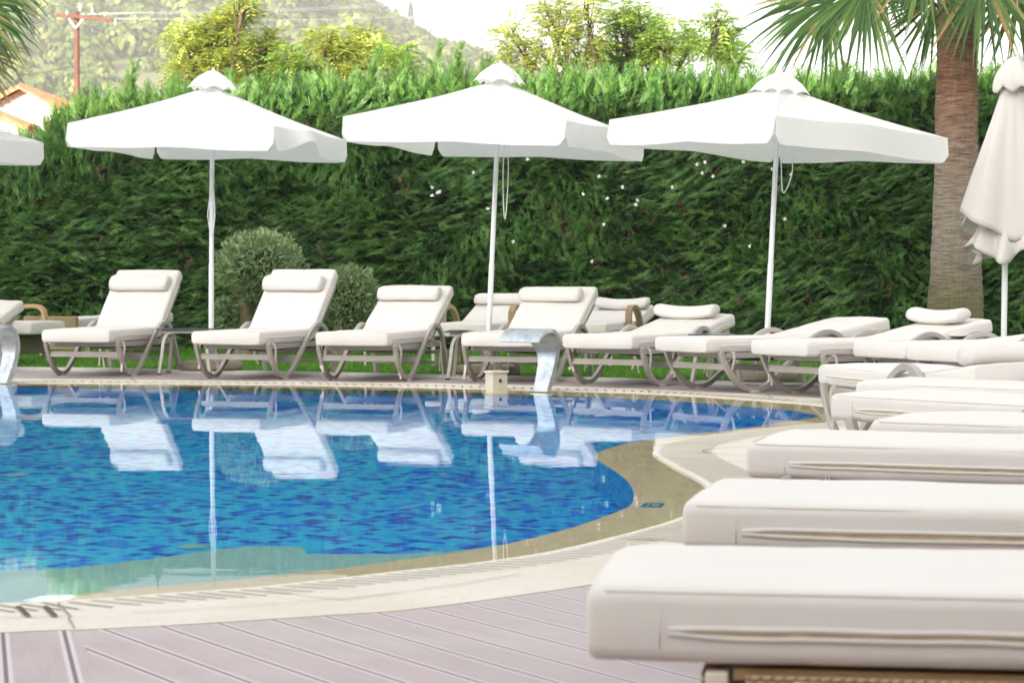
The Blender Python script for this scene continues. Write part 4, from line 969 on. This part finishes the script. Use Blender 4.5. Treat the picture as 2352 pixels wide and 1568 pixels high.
# ------------------------------------------------------------------ trees beyond the hedge
def tree(name, label, d, crowns, base_v, mat, seed, dens=1.0, group='leafy trees beyond the hedge'):
    s = F / d; bx_ = (base_v - 1176) / s; r = empty(name, (bx_, d, -.1), label=label, cat='tree', group=group); rnd = random.Random(seed)
    lf = MB(); lm = MB(); cs_ = []
    zlow = 1.4
    for (v, y, rv) in crowns: c = D(v, y, d); cs_.append((Vector((c.x - bx_, rnd.uniform(-.5, .5), c.z + .1)), rv / s))
    ztr = min(c.z for c, _ in cs_) * .62
    lm.tube([(0, 0, 0), (.05, 0, ztr * .5), (.0, .05, ztr)], [.14, .11, .09], 8, up=(1, 0, 0))
    for c, rad in cs_:
        st = Vector((0, .05, ztr)); mid = st.lerp(c, .5) + Vector((rnd.gauss(0, .15), rnd.gauss(0, .15), .1)); lm.tube(cr([st, mid, c + Vector((0, 0, rad * .5))], 4), [.034, .031, .028, .024, .02, .016, .012, .009, .005], 6, up=(1, .3, 0))
        for j in range(7):
            q = mid.lerp(c, rnd.uniform(.2, 1)); e = c + Vector((rnd.gauss(0, 1), rnd.gauss(0, 1), rnd.gauss(.3, .8))) * rad * .6; lm.tube([q, q.lerp(e, .5) + Vector((0, 0, .04)), e], [.02, .013, .005], 5, up=(1, .3, 0))
        n = int(400 * dens * (rad / .4) ** 2) + 40
        for j in range(n):
            dd = Vector((rnd.gauss(0, 1), rnd.gauss(0, 1), rnd.gauss(0, 1))).normalized(); k = rnd.random() ** .42
            cl = nz(dd * 2.4 + c, 1.3, seed)
            if cl < -.12 and rnd.random() < .75: continue
            p = c + Vector((dd.x, dd.y, dd.z * .95)) * rad * k * (1 + .35 * cl)
            ax = Vector((dd.x + rnd.gauss(0, .5), dd.y + rnd.gauss(0, .5), rnd.gauss(.05, .28))).normalized(); L = rnd.uniform(.16, .30); sdv = ax.cross(Vector((0, 0, 1))).normalized()
            for i in range(6):
                t_ = i / 6; q = p + ax * L * t_ + Vector((0, 0, -.12 * t_ * t_ * L * 3))
                for s_ in (-1, 1):
                    dl = (sdv * s_ + ax * .5 + Vector((0, 0, rnd.uniform(-.5, .05)))).normalized(); ll = L * .36 * rnd.uniform(.7, 1.1); w = ax * ll * .2; lf.add([q, q + dl * ll * .5 + w, q + dl * ll, q + dl * ll * .5 - w], [(0, 1, 2, 3)])
    tr_ = lm.build('trunk', M['bark_dark'], r, smooth=True); lf.build('crown', mat, r, fix=False); return r
tree('leafy_tree', 'yellow-green tree with a long shoot leaning right, behind the left parasol top', 33, [(430, 92, 42), (480, 70, 40), (470, 130, 60), (530, 115, 50), (520, 55, 34), (555, 28, 30), (572, 5, 20), (440, 165, 50), (520, 165, 55)], 500, M['yleaf'], 11, 1.15)
tree('leafy_tree', 'small yellow-green tree just right of the leaning one', 33.5, [(612, 98, 30), (602, 130, 30), (620, 155, 34)], 606, M['yleaf'], 12, 1.2)
tree('leafy_tree', 'low green tree peeping over the hedge between two yellow ones', 32, [(668, 140, 30), (700, 152, 26), (640, 165, 28)], 670, M['gleaf'], 13, 1.2)
tree('leafy_tree', 'yellowish tree standing before the hill slope left of the lone cypress', 34, [(750, 105, 38), (800, 100, 40), (845, 88, 32), (740, 145, 38), (800, 145, 45), (860, 130, 24)], 790, M['yleaf'], 14, 1.2)
tree('leafy_tree', 'small sunlit tree top below the lone cypress', 32, [(918, 118, 20), (905, 140, 26), (925, 160, 24)], 915, M['gleaf'], 15, 1.2)
tree('leafy_tree', 'airy yellow-green tree right of the middle parasol top, bare branches showing', 34, [(1170, 85, 36), (1200, 120, 48), (1260, 30, 40), (1290, 75, 48), (1340, 25, 44), (1350, 90, 40), (1260, 130, 50), (1330, 140, 40)], 1330, M['yleaf'], 16, .62)
tree('leafy_tree', 'broad fresh green tree in the middle of the sky gap', 35, [(1430, 38, 42), (1480, 60, 55), (1440, 100, 60), (1530, 95, 55), (1580, 100, 36), (1400, 135, 45), (1500, 140, 55)], 1470, M['gleaf'], 17, 1.05)
tree('leafy_tree', 'narrow yellow-green tree between the sky gap and the palm fronds', 34, [(1640, 55, 32), (1665, 85, 34), (1640, 115, 38), (1680, 135, 34)], 1650, M['gleaf'], 18, 1.0)

# ------------------------------------------------------------------ hill, wood, cypress
RIDGE = [(-700, -150), (0, -75), (400, -45), (700, -20), (830, 8), (880, 34), (940, 70), (1010, 108), (1110, 138), (1180, 170), (1300, 220), (1500, 330), (2000, 520), (3000, 600)]
def zr(x):
    v = x * F / 1000 + 1176
    for (a, p), (b_, q) in zip(RIDGE[:-1], RIDGE[1:]):
        if a <= v <= b_: return HC + (HOR - (p + (q - p) * (v - a) / (b_ - a))) / F * 1000 - 10
    return 150 if v < 0 else 0
def hz(x, y):
    t_ = (y - 380) / 620
    if t_ < 0: return -.3
    if t_ <= 1: k = math.sin(t_ * math.pi / 2) ** 1.15
    else: k = max(0, 1 - (t_ - 1) * 1.3)
    return zr(x) * k + 3.2 * nz((x, y, 0), .015) * min(1, t_ * 3) - .3
hl = MB(); hl.grid(lambda u, v: Vector((-520 + 840 * u, 370 + 860 * v, hz(-520 + 840 * u, 370 + 860 * v))), 90, 80)
tag(hl.build('hill', M['hill'], smooth=True, fix=False), kind='structure')
wd = MB(); rn = random.Random(21)
for i in range(2100):
    x = rn.uniform(-300, 60); y = 400 + 620 * rn.random(); vx = x / y * F + 1176
    if vx < -350 or vx > 1350: continue
    if nz((x, y, 3), .014) > .38: continue
    z = hz(x, y); rad = rn.uniform(3.4, 6.8) * (.75 + .5 * (y - 400) / 600); c = Vector((x, y, z + rad * .45))
    for j in range(120):
        dd = Vector((rn.gauss(0, 1), rn.gauss(0, 1), rn.gauss(.25, .8))).normalized(); p = c + Vector((dd.x, dd.y, dd.z * .8)) * rad * rn.uniform(.7, 1.05) * (1 + .3 * nz(dd * 2 + c, 1))
        a = dd.cross(Vector((rn.gauss(0, 1), rn.gauss(0, 1), rn.gauss(0, 1)))).normalized(); b_ = dd.cross(a); s = rad * rn.uniform(.13, .26); wd.add([p - a * s, p - b_ * s, p + a * s + dd * s * .4, p + b_ * s], [(0, 1, 2, 3)])
tag(wd.build('hillside_wood', M['hilltree'], fix=False), 'hazy olive trees and scrub covering the far hillside', 'wood', kind='stuff')
cx_ = (945 - 1176) / F * 1000; zc = hz(cx_, 996)
r = empty('cypress', (cx_, 996, zc - 1), label='lone slim dark cypress on the ridge of the hill', cat='cypress tree'); m = MB(); H_ = HC + (HOR - 8) / F * 996 - zc + 1
for i in range(1500):
    t_ = rn.random(); rad = (1.9 * math.sin(math.pi * min(1, t_ * .93 + .07)) ** .6) * (1 + .2 * nz((t_ * 6, 0, 0), 1)); a = rn.random() * 6.28; p = Vector((rad * math.cos(a), rad * math.sin(a), .6 + t_ * (H_ - .6))); s = rn.uniform(.28, .6)
    q = Vector((-math.sin(a), math.cos(a), 0)) * s * .5; m.add([p - q, p + q, p + Vector((math.cos(a) * .1, math.sin(a) * .1, s * 2.2))], [(0, 1, 2)])
m.build('crown', M['cyp'], r, fix=False); MB().tube([(0, 0, 0), (0, 0, H_ * .8)], [.32, .1], 8, up=(1, 0, 0)).build('trunk', M['bark_dark'], r)

# ------------------------------------------------------------------ house, utility pole, wires
d = 42.0
r = empty('white_house', (-9.5, d + 3, -.1), label='white rendered house with terracotta roofs, glimpsed past the left end of the hedge', cat='house'); 
zA = D(0, 163, d).z; zB = D(0, 196, d).z
def gable(cx, w, y0, y1, zw, zr_, nm):
    wl = MB(); wl.add([(cx - w, y0, 0), (cx + w, y0, 0), (cx + w, y0, zw), (cx, y0, zr_), (cx - w, y0, zw), (cx - w, y1, 0), (cx + w, y1, 0), (cx + w, y1, zw), (cx, y1, zr_), (cx - w, y1, zw)], [(0, 1, 2, 3, 4), (5, 9, 8, 7, 6), (1, 6, 7, 2), (0, 4, 9, 5)]); wl.build('wall', M['wall'], r)
    for s in (-1, 1):
        rf = MB(); e = Vector((s * (w + .25), 0, zw - .25 * (zr_ - zw) / w)); k = 14
        for i in range(k):   # rows of barrel tiles across the slope
            y_a = y0 - .25 + (y1 - y0 + .5) * i / k; y_b = y_a + (y1 - y0 + .5) / k
            rf.add([(cx, y_a, zr_ + .04), (cx + e.x, y_a, e.z + .04), (cx + e.x, (y_a + y_b) / 2, e.z + .13), (cx, (y_a + y_b) / 2, zr_ + .13), (cx + e.x, y_b, e.z + .04), (cx, y_b, zr_ + .04)], [(0, 1, 2, 3), (3, 2, 4, 5)])
            rf.add([(cx, y_a, zr_ + .0), (cx + e.x, y_a, e.z - .04), (cx + e.x, y_a, e.z + .04), (cx, y_a, zr_ + .04)], [(0, 1, 2, 3)])
        rf.build('roof', M['rooftile'], r)
gable(-2.6, 3.0, -3, 3, zA - .9, zA + .35, 'a'); gable(.35, 1.35, -2.4, 3, zB - .65, zB + .05, 'b')
for wx in (-3.6, -1.6): wn = MB().box((wx, -3.0, 2.2), (.8, .06, 1.0)).build('window', M['winglass'], r)
d = 48.0; ux = (180 - 1176) / F * d; ztp = D(180, 36, d).z
r = empty('utility_pole', (ux, d, -.1), label='red-brown wooden utility pole with a crossarm, rising behind the hedge at the left', cat='utility pole')
MB().tube([(0, 0, 0), (0, 0, ztp * .5), (0, 0, ztp + .15)], [.075, .065, .055], 12, up=(1, 0, 0)).build('post', M['postwood'], r, smooth=True)
za_ = D(0, 45, d).z + .1; s = d / F
MB().bar(((135 - 180) * s, -.1, za_ + .06), ((268 - 180) * s, -.1, za_ - .06), .07, .07).build('crossarm', M['postwood'], r)
m = MB(); m.bar((-.14, -.12, za_ - .02), (.0, -.12, za_ - .22), .02, .03); m.bar((.16, -.12, za_ - .02), (.0, -.12, za_ - .22), .02, .03); m.build('brace', M['insul'], r)
for v, y0, y1 in ((190, 30, 12), (218, 35, 22), (270, 48, 62), (160, 42, 30)):
    a, b_ = D(v, y0, d), D(v, y1, d); MB().tube([(a.x - ux, -.1, a.z + .1), (a.x - ux, -.1, (a.z + b_.z) / 2 + .1), (b_.x - ux, -.1, b_.z + .1)], [.016, .024, .012], 8, up=(1, 0, 0)).build('insulator', M['insul'], r)
for lb, v0, y0, v1, y1 in (('upper overhead wire running right from the utility pole', 218, 34, 1500, -60), ('second overhead wire just under the upper one', 190, 36, 1500, -50), ('lowest overhead wire leaving the end of the crossarm', 272, 46, 1500, -12)):
    a, b_ = D(v0, y0, d), D(v1, y1, 60); pts = [a.lerp(b_, k / 12) - Vector((0, 0, .28 * math.sin(math.pi * k / 12))) for k in range(13)]
    tag(MB().tube(pts, .0065, 5).build('overhead_wire', M['wire'], smooth=True), lb, 'wire', 'overhead wires on the utility pole')

# ------------------------------------------------------------------ unseen hotel block added behind the camera to shade the pool
r = empty('added_shade_building', (0, -16, -.1), label='unseen hotel block added behind the viewer, shading the pool', cat='shade building'); HB = 14.6
MB().box((0, -6, HB / 2), (110, 12, HB)).build('wall', M['wall'], r)
MB().box((0, -5.8, HB + .15), (111, 13, .3)).build('roof', M['rooftile'], r)
pane = MB(); bal = MB()
for k in range(4):
    for i in range(-9, 10): pane.box((i * 4.2, .01, 1.7 + 3.4 * k), (1.8, .06, 2.1))
    if k: bal.box((0, .75, .35 + 3.4 * k), (80, 1.5, .16))
tag(pane.build('windows', M['winglass'], r), kind='stuff'); bal.build('balconies', M['wall'], r)

# ------------------------------------------------------------------ haze
hzv = MB().box((0, 645, 104), (2900, 1500, 214)).build('haze', None); t = NT('haze_air'); t.t.nodes.remove(t.b)
pv = t.n('VolumePrincipled', {'Color': (.98, .97, .93, 1), 'Density': .00055, 'Anisotropy': .3}); t.t.links.new(pv.outputs[0], t.out.inputs['Volume']); hzv.data.materials.append(t.m)
tag(hzv, 'pale air haze over the whole place', 'haze', kind='stuff')
